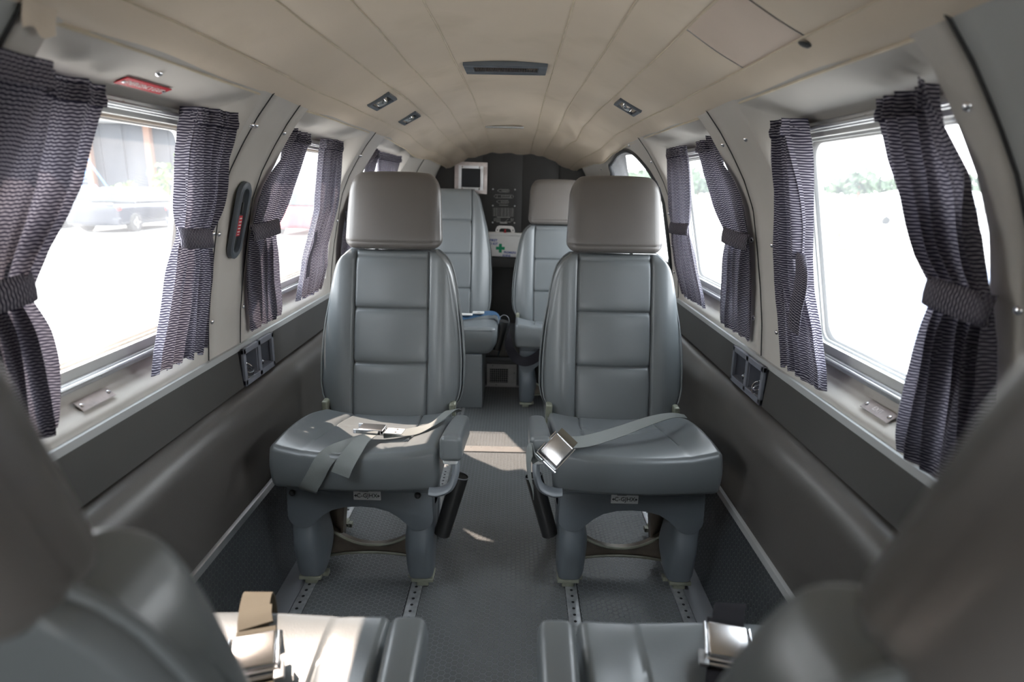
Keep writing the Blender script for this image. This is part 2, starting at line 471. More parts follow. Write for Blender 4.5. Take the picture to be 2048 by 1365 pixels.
def wall_panel(side, ya, yb, parent, name='wall_panel', m=None):
    ys = [ya + (yb - ya) * i / max(2, int((yb - ya) / .03)) for i in range(max(2, int((yb - ya) / .03)) + 1)]
    for a, b2 in POCK[side]:
        for k in range(9):
            for q in (a + .026 * k / 8, b2 - .026 * k / 8, a + .1 * k / 8, b2 - .1 * k / 8):
                if ya < q < yb: ys.append(q)
        for q in (a + .026, b2 - .026):
            if ya < q < yb: ys.append(q)
    ys = sorted(set(round(q, 4) for q in ys))
    ys = [ys[0]] + [ys[i] for i in range(1, len(ys)) if ys[i] - ys[i - 1] > .0012]
    ys[-1] = yb
    zs = [.655 + (.752 - .655) * k / 16 for k in range(16)] + [HZ0 + (HZ1 - HZ0) * k / 20 for k in range(21)] + [HZ1 + (1.31 - HZ1) * (k + 1) / 14 for k in range(14)]
    V, Fc, idx = [], [], {}
    ex = side == 1 and ya < EXIT[1] and yb > EXIT[0]
    if ex:
        n = max(2, int((yb - ya) / .012)); ys = [ya + (yb - ya) * i / n for i in range(n + 1)]
        zs = [.655 + (1.31 - .655) * k / 54 for k in range(55)]
    def vid(i, j):
        if (i, j) not in idx:
            idx[(i, j)] = len(V); V.append(wpt(ys[i], zs[j], side))
        return idx[(i, j)]
    for i in range(len(ys) - 1):
        for j in range(len(zs) - 1):
            yc, zc = (ys[i] + ys[i + 1]) / 2, (zs[j] + zs[j + 1]) / 2
            hole = any(a + .0259 < yc < b2 - .0259 and HZ0 < zc < HZ1 for a, b2 in POCK[side])
            if ex and exit_in(yc, zc): hole = True
            if hole: continue
            f = (vid(i, j), vid(i, j + 1), vid(i + 1, j + 1), vid(i + 1, j))
            Fc.append(f if side > 0 else f[::-1])
    o = ob(name, (V, Fc), m or M['wallf'], parent)
    md = o.modifiers.new('thick', 'SOLIDIFY'); md.thickness = .004; md.offset = -1
    return o

def skin(side):
    """outer fuselage skin with the window cut-outs"""
    def sx_(y, z):
        if z <= 1.31: return (Gx(z) + .022) * taper(y)
        return 0
    ys, zs = [], []
    y = YA
    while y < YB + .2: ys.append(y); y += .05
    for a, b2 in POCK[side]: ys += [a + .024, b2 - .024]
    ys = sorted(set(round(q, 4) for q in ys))
    zs = [-.12, 0, .2, .4, .6, .7, HZ0 - .004, .8, .9, 1.0, 1.1, HZ1 + .004, 1.27, 1.31]
    def X(y, z):
        if z < .6: return (.80 - .14 * ((.6 - z) / .72) ** 2) * taper(y)
        return (Gx(max(z, .735)) + .022) * taper(y)
    V, Fc, idx = [], [], {}
    def vid(i, j):
        if (i, j) not in idx: idx[(i, j)] = len(V); V.append(Vector((side * X(ys[i], zs[j]), ys[i], zs[j])))
        return idx[(i, j)]
    for i in range(len(ys) - 1):
        for j in range(len(zs) - 1):
            yc, zc = (ys[i] + ys[i + 1]) / 2, (zs[j] + zs[j + 1]) / 2
            if any(a + .0239 < yc < b2 - .0239 and HZ0 - .004 < zc < HZ1 + .004 for a, b2 in POCK[side]): continue
            if side == 1 and EXIT[0] - .02 < yc < EXIT[1] and .70 < zc < 1.29: continue
            Fc.append((vid(i, j), vid(i, j + 1), vid(i + 1, j + 1), vid(i + 1, j)))
    nm = 'wall_left' if side < 0 else 'wall_right'
    o = ob(nm, (V, Fc), M['black']); setp(o, kind='structure')
    return o

wallL = skin(-1); wallR = skin(1)
SEAM = {-1: [YA, -.30, .745, 1.458, 1.637, 2.478, 3.70, YB], 1: [YA, -.30, .735, 1.612, 2.50, YB]}
for side, wo_ in ((-1, wallL), (1, wallR)):
    s = SEAM[side]
    for a, b2 in zip(s[:-1], s[1:]):
        p = wall_panel(side, a + .0016, b2 - .0016, wo_, m=M['wallp'] if b2 <= .76 else M['wallf'])

def run_strip(name, prof, y0, y1, side, m, parent, ny=None, yfun=None, closed=True):
    """profile [(x,z)] swept along the wall"""
    n = ny or max(2, int((y1 - y0) / .08)); V, Fc = [], []; k = len(prof)
    for i in range(n + 1):
        y = y0 + (y1 - y0) * i / n
        for x, z in prof:
            if yfun: x, z = yfun(x, z, y)
            V.append(Vector((side * x * taper(y), y, z)))
    for i in range(n):
        for j in range(k if closed else k - 1):
            a, b2 = i * k + j, i * k + (j + 1) % k
            f = (a, b2, b2 + k, a + k); Fc.append(f if side < 0 else f[::-1])
    if closed: Fc += [tuple(range(k)), tuple(range(n * k, n * k + k))[::-1]]
    return ob(name, (V, Fc), m, parent)

for side, wo_ in ((-1, wallL), (1, wallR)):
    cy = (1.60, 1.812) if side < 0 else (1.532, 1.765)
    # pale strip under the window sill
    t = run_strip('trim_1' if side < 0 else 'trim_2', [(.722, .6625), (.7075, .6620), (.7060, .6470), (.722, .6460)], YA, YB, side, M['whitetrim'], None, closed=True)
    setp(t, kind='structure')
    # flat charcoal band, interrupted by the cup holder
    for a, b2 in ((YA, cy[0]), (cy[1], YB)):
        run_strip('upper_vinyl_panel', [(.730, .656), (.7085, .654), (.700, .545), (.725, .535)], a, b2, side, M['dark'], wo_)
    # padded arm ledge with soft waves
    def soft(x, z, y, side=side):
        return x - .004 * math.sin(y * 9.0 + side) * math.exp(-((z - .47) / .04) ** 2), z + .003 * math.sin(y * 5 + 1)
    run_strip('padded_arm_ledge', [(.735, .540), (.704, .540), (.690, .538), (.675, .530), (.663, .515), (.655, .497), (.651, .475), (.650, .44), (.648, .40), (.643, .34), (.635, .272), (.735, .272)], YA, YB, side, M['roll'], wo_, ny=90, yfun=soft)
    t = run_strip('trim_3' if side < 0 else 'trim_4', [(.66, .284), (.631, .284), (.627, .282), (.625, .266), (.66, .264)], YA, YB, side, M['whitetrim'] if side > 0 else M['alu'], None)
    setp(t, kind='structure')
    # studded rubber kick panel, leaning to the floor
    def kick(u, v, side=side):
        y = YA + (YB - YA) * v; pr = [(.632, .266), (.622, .20), (.612, .12), (.600, .04), (.592, .004)]
        k = u * 4; i = min(3, int(k)); t = k - i
        x = pr[i][0] * (1 - t) + pr[i + 1][0] * t; z = pr[i][1] * (1 - t) + pr[i + 1][1] * t
        return (side * x * taper(y), y, z)
    ob('kick_panel', grid(kick, 4, 60, lambda u, v: (u * .27, v * (YB - YA))), M['floorw'], wo_)

# floor ------------------------------------------------------------
def plane_uv(x0, x1, y0, y1, z, nx=1, ny=1):
    return grid(lambda u, v: (x0 + (x1 - x0) * u, y0 + (y1 - y0) * v, z), nx, ny, lambda u, v: (x0 + (x1 - x0) * u, y0 + (y1 - y0) * v))
fl = ob('floor', box((0, 1.35, -.035), (1.36, 5.6, .06)), M['black'], smooth=False); setp(fl, kind='structure')
ob('aisle_rubber', plane_uv(-.200, .200, YA, 2.40, .0), M['floor'], fl, False)
for s in (-1, 1):
    x0, x1 = sorted((s * .236, s * .500))
    ob('underseat_rubber', plane_uv(x0, x1, YA, 3.28, -.001), M['floor'], fl, False)
    x0, x1 = sorted((s * .534, s * .600))
    ob('plain_floor_edge', box(((x0 + x1) / 2, (YA + 3.28) / 2, .001), (x1 - x0, 3.28 - YA, .006), .001), M['floorstrip'], fl)
ob('aft_aisle_rubber', plane_uv(-.200, .200, 2.45, 3.28, .002), M['floor'], fl, False)
js = ob('joint_strip', box((0, 2.425, .001), (.400, .055, .007), .0015), M['step'], fl)
for k in range(9):
    ob('strip_rivet', lathe((-.18 + .045 * k, 2.44, .0045), (0, 0, 1), [(0, .0035), (.0008, .003), (.0012, 0)], 8), M['steel'], fl)
# raised aft floor and its riser
rf = ob('floor_2', box((0, 3.76, .085), (1.24, .96, .165), .004), M['bulk'], smooth=True); rf.name = 'aft_floor'; setp(rf, kind='structure')
ob('rubber_top', plane_uv(-.60, .60, 3.31, 4.22, .1705), M['floor'], rf, False)
ob('step_nosing', box((0, 3.287, .160), (1.1, .032, .026), .006), M['rubber'], rf)

# tracks
def track(x, label):
    t = empty('seat_track', (x, 0, 0))
    setp(t, label, 'seat track', 'steel seat tracks let into the floor')
    rl = []
    prof = [(-.016, -.002), (-.016, .003), (-.011, .0045), (.011, .0045), (.016, .003), (.016, -.002)]
    V, Fc = [], []
    for y in (YA, 3.26):
        for a, z in prof: V.append(Vector((a, y, z)))
    k = len(prof)
    Fc = [(j, (j + 1) % k, k + (j + 1) % k, k + j) for j in range(k)] + [tuple(range(k))[::-1], tuple(range(k, 2 * k))]
    ob('rail', (V, Fc), M['steel'], t)
    y = .55
    n = 0
    h0 = None
    while y < 2.95:
        if not (n % 7 == 3):
            if h0 is None:
                h0 = lathe((0, 0, 0), (0, 0, 1), [(.0049, .0042), (.0052, .0036), (.0046, .0033), (.0046, 0)], 10)
                me = mesh('track_hole', *h0); me.materials.append(M['black'])
            o = bpy.data.objects.new('track_hole', me); COL.objects.link(o); o.parent = t; o.location = (0, y, 0)
        y += .0254; n += 1
track(-.517, 'outer left perforated steel seat track along the plain floor edge')
track(-.217, 'inner left perforated steel seat track beside the aisle')
track(.217, 'inner right perforated steel seat track beside the aisle')
track(.517, 'outer right perforated steel seat track along the plain floor edge')

# ceiling ----------------------------------------------------------
def ceilz(x, y):
    a = min(abs(x) / .5, 1.2)
    return 1.455 - .16 * a ** 2.2 - .14 * max(0, (y - 2.6) / 1.5) ** 2
def nz(a, b2):
    return math.sin(a * 3.1 + 1.7 * math.sin(b2 * 2.3)) * math.cos(b2 * 4.1 + 1.3 * math.sin(a * 5.2))
SX = [-.518, -.462, -.350, -.260, -.146, .146, .248, .348, .462, .518]
ce = empty('ceiling'); setp(ce, kind='structure')
def hlz(xx, y):
    wr = 0
    if y > 2.2:
        wv = ss(2.2, 3.4, y)
        wr = .006 * wv * nz(xx * 6, y * 2.2)
        if xx > .18: wr += .010 * wv * (.5 + .5 * math.sin(xx * 26 + y * 9)) * ss(.18, .3, xx)
        if y > 3.9: wr += .010 * ss(3.9, 4.13, y) * abs(math.sin(xx * 22))
    return ceilz(xx, y) + .0025 * nz(xx * 3, y * 1.6) - wr
def hl(x0, x1, y0, y1, m, nx, drop=0):
    ny = max(4, int((y1 - y0) / .03))
    def fn(u, v):
        y = y0 + (y1 - y0) * v; xx = x0 + (x1 - x0) * u
        x = xx * taper(y)
        sag = .0045 * math.sin(PI * u)
        z = hlz(x, y) - sag - drop
        return (x, y, z)
    return ob('headliner_panel', grid(lambda u, v: fn(v, u), ny, nx), m, ce)
for i in range(len(SX) - 1):
    x0, x1 = SX[i], SX[i + 1]
    nx = 10
    if i == 7:
        hl(x0, x1, YA, .985, M['head1'], nx); hl(x0, x1, .99, 1.235, M['head2'], nx); hl(x0, x1, 1.24, YB, M['head1'], nx)
    else:
        hl(x0, x1, YA, YB, M['head1'], nx)
for i, x in enumerate(SX):
    P = []
    for k in range(110):
        y = YA + (YB - YA) * k / 109
        P.append((x * taper(y), y, hlz(x * taper(y), y) - .0008))
    ob('headliner_welt', tube(P, .0017 if abs(x) < .5 else .003, 6), M['welt'], ce)
# roof skin over the headliner
ob('roof_skin', grid(lambda u, v: ((.665 * math.cos(PI * u)) * taper(YA + (YB + .2 - YA) * v), YA + (YB + .2 - YA) * v, 1.30 + .20 * math.sin(PI * u) ** .8), 24, 8), M['whitetrim'], ce)
# lamps, vent and slot
vt = empty('air_vent', (0, 2.015, 1.452)); setp(vt, 'long slate grey louvred vent in the middle of the headliner', 'vent')
def ring_rect(w_, h_, iw, ih, t, z0, z1):
    return join(box((0, (h_ + ih) / 4, (z0 + z1) / 2), (w_, (h_ - ih) / 2, z1 - z0), .002), box((0, -(h_ + ih) / 4, (z0 + z1) / 2), (w_, (h_ - ih) / 2, z1 - z0), .002),
                box(((w_ + iw) / 4, 0, (z0 + z1) / 2), ((w_ - iw) / 2, ih + .002, z1 - z0), .002), box((-(w_ + iw) / 4, 0, (z0 + z1) / 2), ((w_ - iw) / 2, ih + .002, z1 - z0), .002))
ob('frame', ring_rect(.250, .150, .195, .085, 0, -.014, .0), M['vent'], vt)
ob('backing', box((0, 0, -.002), (.2, .09, .002)), M['black'], vt)
for k in range(37):
    ob('louvre', box((-.094 + .188 * k / 36, 0, -.006), (.0022, .086, .008)), M['slat'], vt, False)
def dome(x, y, label, name='reading_light'):
    s = 1 if x > 0 else -1
    z = ceilz(x, y); e = .01
    n = Vector((-(ceilz(x + e, y) - ceilz(x - e, y)) / (2 * e), 0, 1)).normalized() * -1
    mt_ = frame_m((x, y, z - .002), (0, 1, 0), n)
    t = empty(name); t.matrix_world = mt_
    setp(t, label, 'ceiling light', 'recessed lights in the headliner')
    ob('bezel', ring_rect(.125, .080, .098, .056, 0, 0, .010), M['vent'], t)
    ob('well', box((0, 0, .0005), (.10, .058, .002)), M['black'], t)
    P = [(-.030, -.004 + .0, .003), (-.018, -.003, .009), (0, -.002, .012), (.018, -.003, .009), (.030, -.004, .003)]
    V, Fc = [], []
    S = smoothpts(P, 5)
    for p in S:
        for k in range(9):
            a = PI * k / 8
            V.append(p + Vector((0, math.cos(a) * .016, math.sin(a) * .004)))
    for i in range(len(S) - 1):
        for k in range(8): Fc.append((i * 9 + k, i * 9 + k + 1, i * 9 + 10 + k, i * 9 + 9 + k))
    ob('reflector', (V, Fc), M['lamp'], t)
    return t
dome(-.398, 2.09, 'recessed light with slate bezel in the left headliner, the nearer of two')
dome(-.398, 2.60, 'recessed light with slate bezel in the left headliner, the smaller farther one')
dome(.398, 2.12, 'recessed light with slate bezel, the only one in the right headliner')
sl = empty('ceiling_slot', (-.033, 3.445, 1.398)); setp(sl, 'thin grey metal slot cover in the aft headliner', 'vent')
ob('cover', box((0, 0, 0), (.205, .022, .008), .002), M['whitetrim'], sl); ob('slot_gap', box((0, -.004, -.0045), (.19, .006, .001)), M['black'], sl)

# aft bulkhead -----------------------------------------------------
def bulk_outline(y=4.12):
    pts = []
    for z in (.17, .3, .5, .655): pts.append((.717 * taper(y) + .02, z))
    for z, x in zip(WZ[1:-1], WX[1:-1]): pts.append((x * taper(y) + .015, z))
    for k in range(9): x = .50 * (1 - k / 8); pts.append((x * taper(y), ceilz(x * taper(y), 4.12) + .05))
    return pts
bo = bulk_outline(); bo = bo + [(-x, z) for x, z in bo[-2::-1]]
bk = ob('wall_back', extr(bo, (4.15, 4.19)), M['bulk']); setp(bk, kind='structure')
def bulk_top(x):
    xs = [p[0] for p in bo]; best = .3
    # height of outline at x
    a = abs(x); P = bulk_outline(); z = .17
    for i in range(len(P) - 1):
        (xa, za), (xb, zb) = P[i], P[i + 1]
        lo, hi = sorted((xa, xb))
        if lo <= a <= hi and hi > lo: z = max(z, za + (zb - za) * (a - xa) / (xb - xa))
    return z if z > .2 else 1.0
for x0, x1 in ((-.56, -.190), (-.186, .072), (.076, .31), (.314, .56)):
    n = 12; V, Fc = [], []
    for i in range(n + 1):
        x = x0 + (x1 - x0) * i / n; zt = min(bulk_top(x), ceilz(x, 4.12) + .02); e = min(1, (min(i, n - i)) / 1.5)
        for j in range(15):
            z = .60 + (zt - .60) * j / 14
            V.append(Vector((x, 4.15 - .004 - .022 * math.sin(PI * min(1, max(0, .06 + .88 * i / n))) ** .5 * 1.0, z)))
    for i in range(n):
        for j in range(14): Fc.append((i * 15 + j, i * 15 + j + 1, (i + 1) * 15 + j + 1, (i + 1) * 15 + j))
    ob('padded_panel', (V, Fc), M['bulk'], bk)
sh = ob('bulkhead_shelf', box((0, 4.045, .612), (1.02, .19, .066), .006), M['bulk']); setp(sh, 'black vinyl shelf across the aft bulkhead under the first aid box', 'shelf')
wf = empty('front_light_baffle', (0, YA, 0)); setp(wf, kind='structure')  # unseen bulkhead behind the camera, added to cut light from the open front
for x in (-.50, .50): ob('baffle_panel', box((x, 0, .66), (.40, .03, 1.32), .004), M['bulk'], wf)
ob('baffle_panel', box((0, 0, 1.38), (1.3, .03, .16), .004), M['bulk'], wf)
# open grille in the riser of the step
gr = empty('floor_grille', (-.025, 3.262, .0)); setp(gr, 'scuffed metal grille plate in the riser of the aft floor step', 'vent')
ob('plate', join(box((0, 0, .122), (.165, .004, .026), .001), box((0, 0, .016), (.165, .004, .024), .001), box((.059, 0, .07), (.047, .004, .084), .001), box((-.074, 0, .07), (.017, .004, .084), .001)), M['step'], gr)
ob('backing', box((-.015, .004, .07), (.11, .002, .09)), M['black'], gr)
for k in range(9): ob('wire', box((-.058 + k * .0115, .001, .07), (.0016, .002, .086)), M['step'], gr, False)
for k in range(7): ob('wire', box((-.015, .0012, .034 + k * .0125), (.1, .0016, .0014)), M['step'], gr, False)
for x, z in ((-.05, .126), (.07, .085), (-.03, .014)): ob('screw', lathe((x, -.002, z), (0, -1, 0), [(0, .003), (.001, .002), (.0012, 0)], 8), M['ink'], gr)
ob('foot_strip', box((.0, 3.268, .006), (.5, .01, .012), .001), M['step'], rf)

# speaker-like grille on the bulkhead
sp = empty('bulkhead_vent', (-.262, 4.118, 1.140)); sp.rotation_euler = (0, math.radians(.8), 0)
setp(sp, 'square aluminium framed mesh vent on the black aft bulkhead', 'vent')
def vrect(w_, h_, iw, ih, y0, y1):
    c = (y0 + y1) / 2; d = abs(y1 - y0)
    return join(box((0, c, (h_ + ih) / 4), (w_, d, (h_ - ih) / 2), .001), box((0, c, -(h_ + ih) / 4), (w_, d, (h_ - ih) / 2), .001),
                box(((w_ + iw) / 4, c, 0), ((w_ - iw) / 2, d, ih + .002), .001), box((-(w_ + iw) / 4, c, 0), ((w_ - iw) / 2, d, ih + .002), .001))
ob('outer_plate', vrect(.212, .200, .15, .14, -.010, -.006), M['plate'], sp)
ob('inner_frame', vrect(.160, .155, .122, .118, -.016, -.008), M['alu'], sp)
ob('backing', box((0, -.003, 0), (.15, .004, .14)), M['black'], sp)
for k in range(17): ob('mesh_wire', box((-.058 + k * .00725, -.010, 0), (.0009, .001, .118)), M['vent'], sp, False)
for k in range(16): ob('mesh_wire', box((0, -.0105, -.056 + k * .0075), (.122, .001, .0009)), M['vent'], sp, False)
for x in (-.056, .056):
    for z in (-.068, .068): ob('screw', lathe((x, -.016, z), (0, -1, 0), [(0, .0065), (.002, .006), (.004, .003), (.0042, 0)], 12), M['chrome'], sp)

# placard with the aircraft drawings
pc = empty('bulkhead_placard', (-.046, 4.118, .967)); setp(pc, 'black engraved placard with airliner outlines and a table on the aft bulkhead', 'sign')
ob('placard_plate', box((0, 0, .056), (.158, .004, .112), .001), M['ink'], pc); ob('placard_plate', box((0, 0, -.058), (.158, .004, .114), .001), M['ink'], pc)
for x in (-.072, .072):
    for z in (.105, .0, -.109): ob('screw', lathe((x, -.002, z), (0, -1, 0), [(0, .005), (.002, .0045), (.003, 0)], 10), M['alu'], pc)
def line2(parent, pts, wd=.0010, y=-.0026, m='inkw', name='engraved_line', closed=False):
    V, Fc = [], []
    n = len(pts)
    for i in range(n if closed else n - 1):
        a = Vector((pts[i][0], 0, pts[i][1])); b2 = Vector((pts[(i + 1) % n][0], 0, pts[(i + 1) % n][1]))
        t = (b2 - a).normalized(); s = Vector((-t.z, 0, t.x)) * wd / 2; o_ = Vector((0, y, 0)); q = len(V)
        V += [a + s + o_, a - s + o_, b2 - s + o_, b2 + s + o_]; Fc.append((q, q + 1, q + 2, q + 3))
    return V, Fc
L = []
def fus(cx, cz, ln, hh):
    L.append(line2(None, [(cx - ln / 2, cz), (cx - ln / 2 + .012, cz + hh / 2), (cx + ln / 2 - .006, cz + hh / 2), (cx + ln / 2, cz), (cx + ln / 2 - .006, cz - hh / 2), (cx - ln / 2 + .012, cz - hh / 2)], closed=True))
    L.append(line2(None, [(cx - ln * .12, cz + hh * .22), (cx + ln * .36, cz + hh * .22), (cx + ln * .36, cz - hh * .22), (cx - ln * .12, cz - hh * .22)], closed=True))
fus(-.004, .096, .078, .017); fus(-.002, .060, .128, .020); fus(-.008, .026, .080, .018)
L.append(line2(None, [(-.045, .069), (-.045, .051)])); L.append(line2(None, [(.045, .069), (.045, .051)]))
L.append(line2(None, [(-.03, .004), (.028, .004)], .0016))
for k in range(9): L.append(line2(None, [(-.072, -.016 - k * .0063), (.068, -.016 - k * .0063)], .0007))
for x in (-.062, -.047, -.012, .010, .030, .058): L.append(line2(None, [(x, -.012), (x, -.068)], .0008))
L.append(line2(None, [(-.046, -.074), (.042, -.074)], .0022))
for k in range(3): L.append(line2(None, [(-.066, -.083 - k * .007), (-.02, -.083 - k * .007)], .0012)); L.append(line2(None, [(.046, -.083 - k * .007), (.066, -.083 - k * .007)], .0012))
L.append(line2(None, [(.010, -.106), (.030, -.084)], .001)); L.append(line2(None, [(-.05, -.104), (.05, -.104)], .0016))
L.append(line2(None, [(-.024, -.111), (.024, -.111)], .004))
ob('engraving', join(*L), M['inkw'], pc, False)

# first aid box ----------------------------------------------------
fa = empty('first_aid_box', (-.035, 4.0, .648)); fa.rotation_euler = (0, math.radians(1.0), 0)
setp(fa, 'white first aid box with a green cross and carrying handle on the aft shelf', 'first aid kit')
fab = rbox((.104, .032, .069), .008, 2, 3, deform=lambda v: Vector((v.x * (1 + .10 * (v.z / .069 + 1) / 2), v.y, v.z + .069)))
ob('case', fab, M['white'], fa)
ob('lid', rbox((.118, .036, .010), .005, 2, 3, deform=lambda v: Vector((v.x, v.y, v.z + .146))), M['white'], fa)
hp = [(-.062, .150), (-.062, .172), (-.054, .190), (-.040, .198), (.040, .198), (.054, .190), (.062, .172), (.062, .150)]
hi = [(.038, .152), (.038, .168), (.032, .178), (.022, .181), (-.022, .181), (-.032, .178), (-.038, .168), (-.038, .152)]
nn = len(hp); V = [Vector((x, y, z)) for y in (-.012, -.004) for x, z in hp] + [Vector((-x, y, z)) for y in (-.012, -.004) for x, z in hi]
Fc = []
for i in range(nn - 1):
    Fc += [(i, i + 1, 2 * nn + i + 1, 2 * nn + i), (nn + i, 3 * nn + i, 3 * nn + i + 1, nn + i + 1), (i, nn + i, nn + i + 1, i + 1), (2 * nn + i, 2 * nn + i + 1, 3 * nn + i + 1, 3 * nn + i)]
ob('handle', (V, Fc), M['white'], fa, False)
for x in (-.050, .050): ob('keyhole', join(lathe((x, -.0125, .168), (0, -1, 0), [(0, .0035), (.0004, .0035)], 10), box((x, -.0127, .173), (.003, .0006, .010))), M['ink'], fa, False)
ob('latch', lathe((.0, -.022, .150), (0, 0, 1), [(0, .010), (.006, .012), (.011, .006), (.020, .004), (.026, .005), (.027, 0)], 12), M['red'], fa)
fmx = lambda x, z: Matrix.Translation((x, -.0325, z)) @ Matrix.Rotation(PI / 2, 4, 'X')
text('lettering', 'FIRST', .021, fmx(-.072, .104), M['blue'], fa, bold=.0006); text('lettering', 'AID KIT', .021, fmx(-.080, .082), M['blue'], fa, bold=.0006)
text('lettering', 'PREMIERS', .019, fmx(.036, .030), M['blue'], fa, bold=.0005); text('lettering', 'SOINS', .019, fmx(.014, .010), M['blue'], fa, bold=.0005)
ob('cross', extr([(x * .0095 - .027, z * .0095 + .056) for x, z in ((-1, -3), (1, -3), (1, -1), (3, -1), (3, 1), (1, 1), (1, 3), (-1, 3), (-1, 1), (-3, 1), (-3, -1), (-1, -1))], (-.0332, -.0322)), M['green'], fa, False)

# windows ----------------------------------------------------------
def rrect(y0, y1, z0, z1, r, n=6):
    P = []
    for cy_, cz_, a0 in ((y1 - r, z1 - r, 0), (y0 + r, z1 - r, 90), (y0 + r, z0 + r, 180), (y1 - r, z0 + r, 270)):
        for k in range(n + 1):
            a = math.radians(a0 + 90 * k / n); P.append((cy_ + r * math.cos(a), cz_ + r * math.sin(a)))
    return P
wn = 0
def window(side, a, b2):
    global wn; wn += 1
    W = empty('window_%d' % wn, (side * .71, (a + b2) / 2, .95)); setp(W, kind='structure')
    y0, y1 = a + .024, b2 - .024
    def tr(y, z, off): return Vector((side * (Gx(z) * taper(y) + off), y, z)) - Vector(W.location)
    outer = rrect(y0 - .006, y1 + .006, HZ0 - .008, HZ1 + .008, .012); inner = rrect(y0 + .008, y1 - .008, HZ0 + .014, HZ1 - .010, .022)
    def ring(P, Q, o0, o1):
        n = len(P); V = [tr(*p, o0) for p in P] + [tr(*q, o0) for q in Q] + [tr(*p, o1) for p in P] + [tr(*q, o1) for q in Q]
        F = []
        for i in range(n):
            j = (i + 1) % n; F += [(i, j, n + j, n + i), (n + i, n + j, 3 * n + j, 3 * n + i), (2 * n + i, 3 * n + i, 3 * n + j, 2 * n + j), (i, 2 * n + i, 2 * n + j, j)]
        return V, F
    ob('window_frame', ring(outer, inner, -.008, .006), M['frame'], W)
    ob('sealant', ring(inner, rrect(y0 + .013, y1 - .013, HZ0 + .019, HZ1 - .015, .022), .006, .010), M['tan'] if side < 0 else M['whitetrim'], W)
    ob('outer_frame', ring(outer, rrect(y0 + .016, y1 - .016, HZ0 + .022, HZ1 - .018, .035), .018, .030), M['frame'], W)
    Q = rrect(y0 + .004, y1 - .004, HZ0 + .010, HZ1 - .006, .022); n = len(Q)
    V = [tr(*q, .001) for q in Q]
    ob('pane', (V, [tuple(range(n))]), M['paneL'] if side < 0 else M['paneR'], W, False)
    return W
for side in (-1, 1):
    for a, b2 in POCK[side]: window(side, a, b2)
# rear cabin window on the right with its rubber surround
def exit_loop(off=0, n=80):
    P = []
    y0, y1 = EXIT
    top, bot = [], []
    for k in range(n + 1):
        y = y0 + .004 + (y1 - y0 - .008) * (.5 - .5 * math.cos(PI * k / n))
        zt = 1.262 - .055 * ((y - 2.95) / .6) ** 2 if y > 2.95 else 1.262 - .16 * ((2.95 - y) / .35) ** 3.2
        zb = .70 + .30 * max(0, (y - 2.75) / .8) ** 2
        # rounded ends
        e0 = ss(y0, y0 + .05, y); e1 = 1 - ss(y1 - .07, y1, y)
        mid = (zt + zb) / 2; s_ = (e0 * .35 + .65) * (e1 * .4 + .6)
        top.append((y, mid + (zt - mid) * s_)); bot.append((y, mid + (zb - mid) * s_))
    return top + bot[::-1]
wn += 1
EW = empty('window_%d' % wn, (.6, 3.05, 1.0)); setp(EW, kind='structure')
EL = exit_loop()
ob('rubber_seal', tube([wpt(y, z, 1) - Vector(EW.location) for y, z in EL], .011, 8, closed=True), M['rubber'], EW)
V = [Vector((wallx(y, z, 1) + .012, y, z)) - Vector(EW.location) for y, z in EL]; nh = len(V) // 2
ob('pane', (V, [(i, i + 1, len(V) - 2 - i, len(V) - 1 - i) for i in range(nh - 1)]), M['paneR'], EW, True)
lt = empty('window_latch', (.695, 2.615, .785)); setp(lt, 'pale metal latch handle at the foot of the rear right window', 'latch')
ob('lever', tube(smoothpts([(-.012, -.02, .004), (-.02, .0, .010), (-.012, .03, .002)], 5), .008, 8), M['whitetrim'], lt)
ob('base_plate', box((.004, .012, -.005), (.006, .05, .05), .002), M['steel'], lt)
ob('hook', tube(smoothpts([(-.006, .0, -.01), (-.010, .004, -.04), (-.004, .0, -.065), (.002, .006, -.05)], 5), .003, 6), M['ink'], lt)

# curtain rails
NAMES = {(-1, 0): 'beside the near left seat', (-1, 1): 'window nearest the camera', (-1, 2): 'middle window', (-1, 3): 'aft window'}
def rails(side, i, a, b2):
    sn = 'left' if side < 0 else 'right'
    wname = ['front', 'middle', 'aft'][i]
    for top in (True, False):
        z = 1.224 if top else .735; x = (Gx(z) - .020) if top else .745
        r = empty('curtain_rail', (side * x * taper((a + b2) / 2), (a + b2) / 2, z))
        setp(r, 'aluminium curtain rail along the %s of the %s window on the %s' % ('top' if top else 'sill', wname, sn), 'curtain rail')
        L_ = b2 - a - .03
        ob('channel', box((side * .006, 0, 0), (.012, L_, .020), .003), M['alu'], r)
        ob('rod', cyl((-side * .006, -L_ / 2, -.003 if top else .004), (-side * .006, L_ / 2, -.003 if top else .004), .0042, n=10), M['alu'], r)
        for k in range(3):
            ob('rail_screw', lathe((0, -L_ * .36 + L_ * .36 * k, .0), (-side, 0, 0), [(0, .0045), (.002, .004), (.003, 0)], 8), M['chrome'], r)
for side in (-1, 1):
    for i, (a, b2) in enumerate(POCK[side]):
        rails(side, i, a, b2)

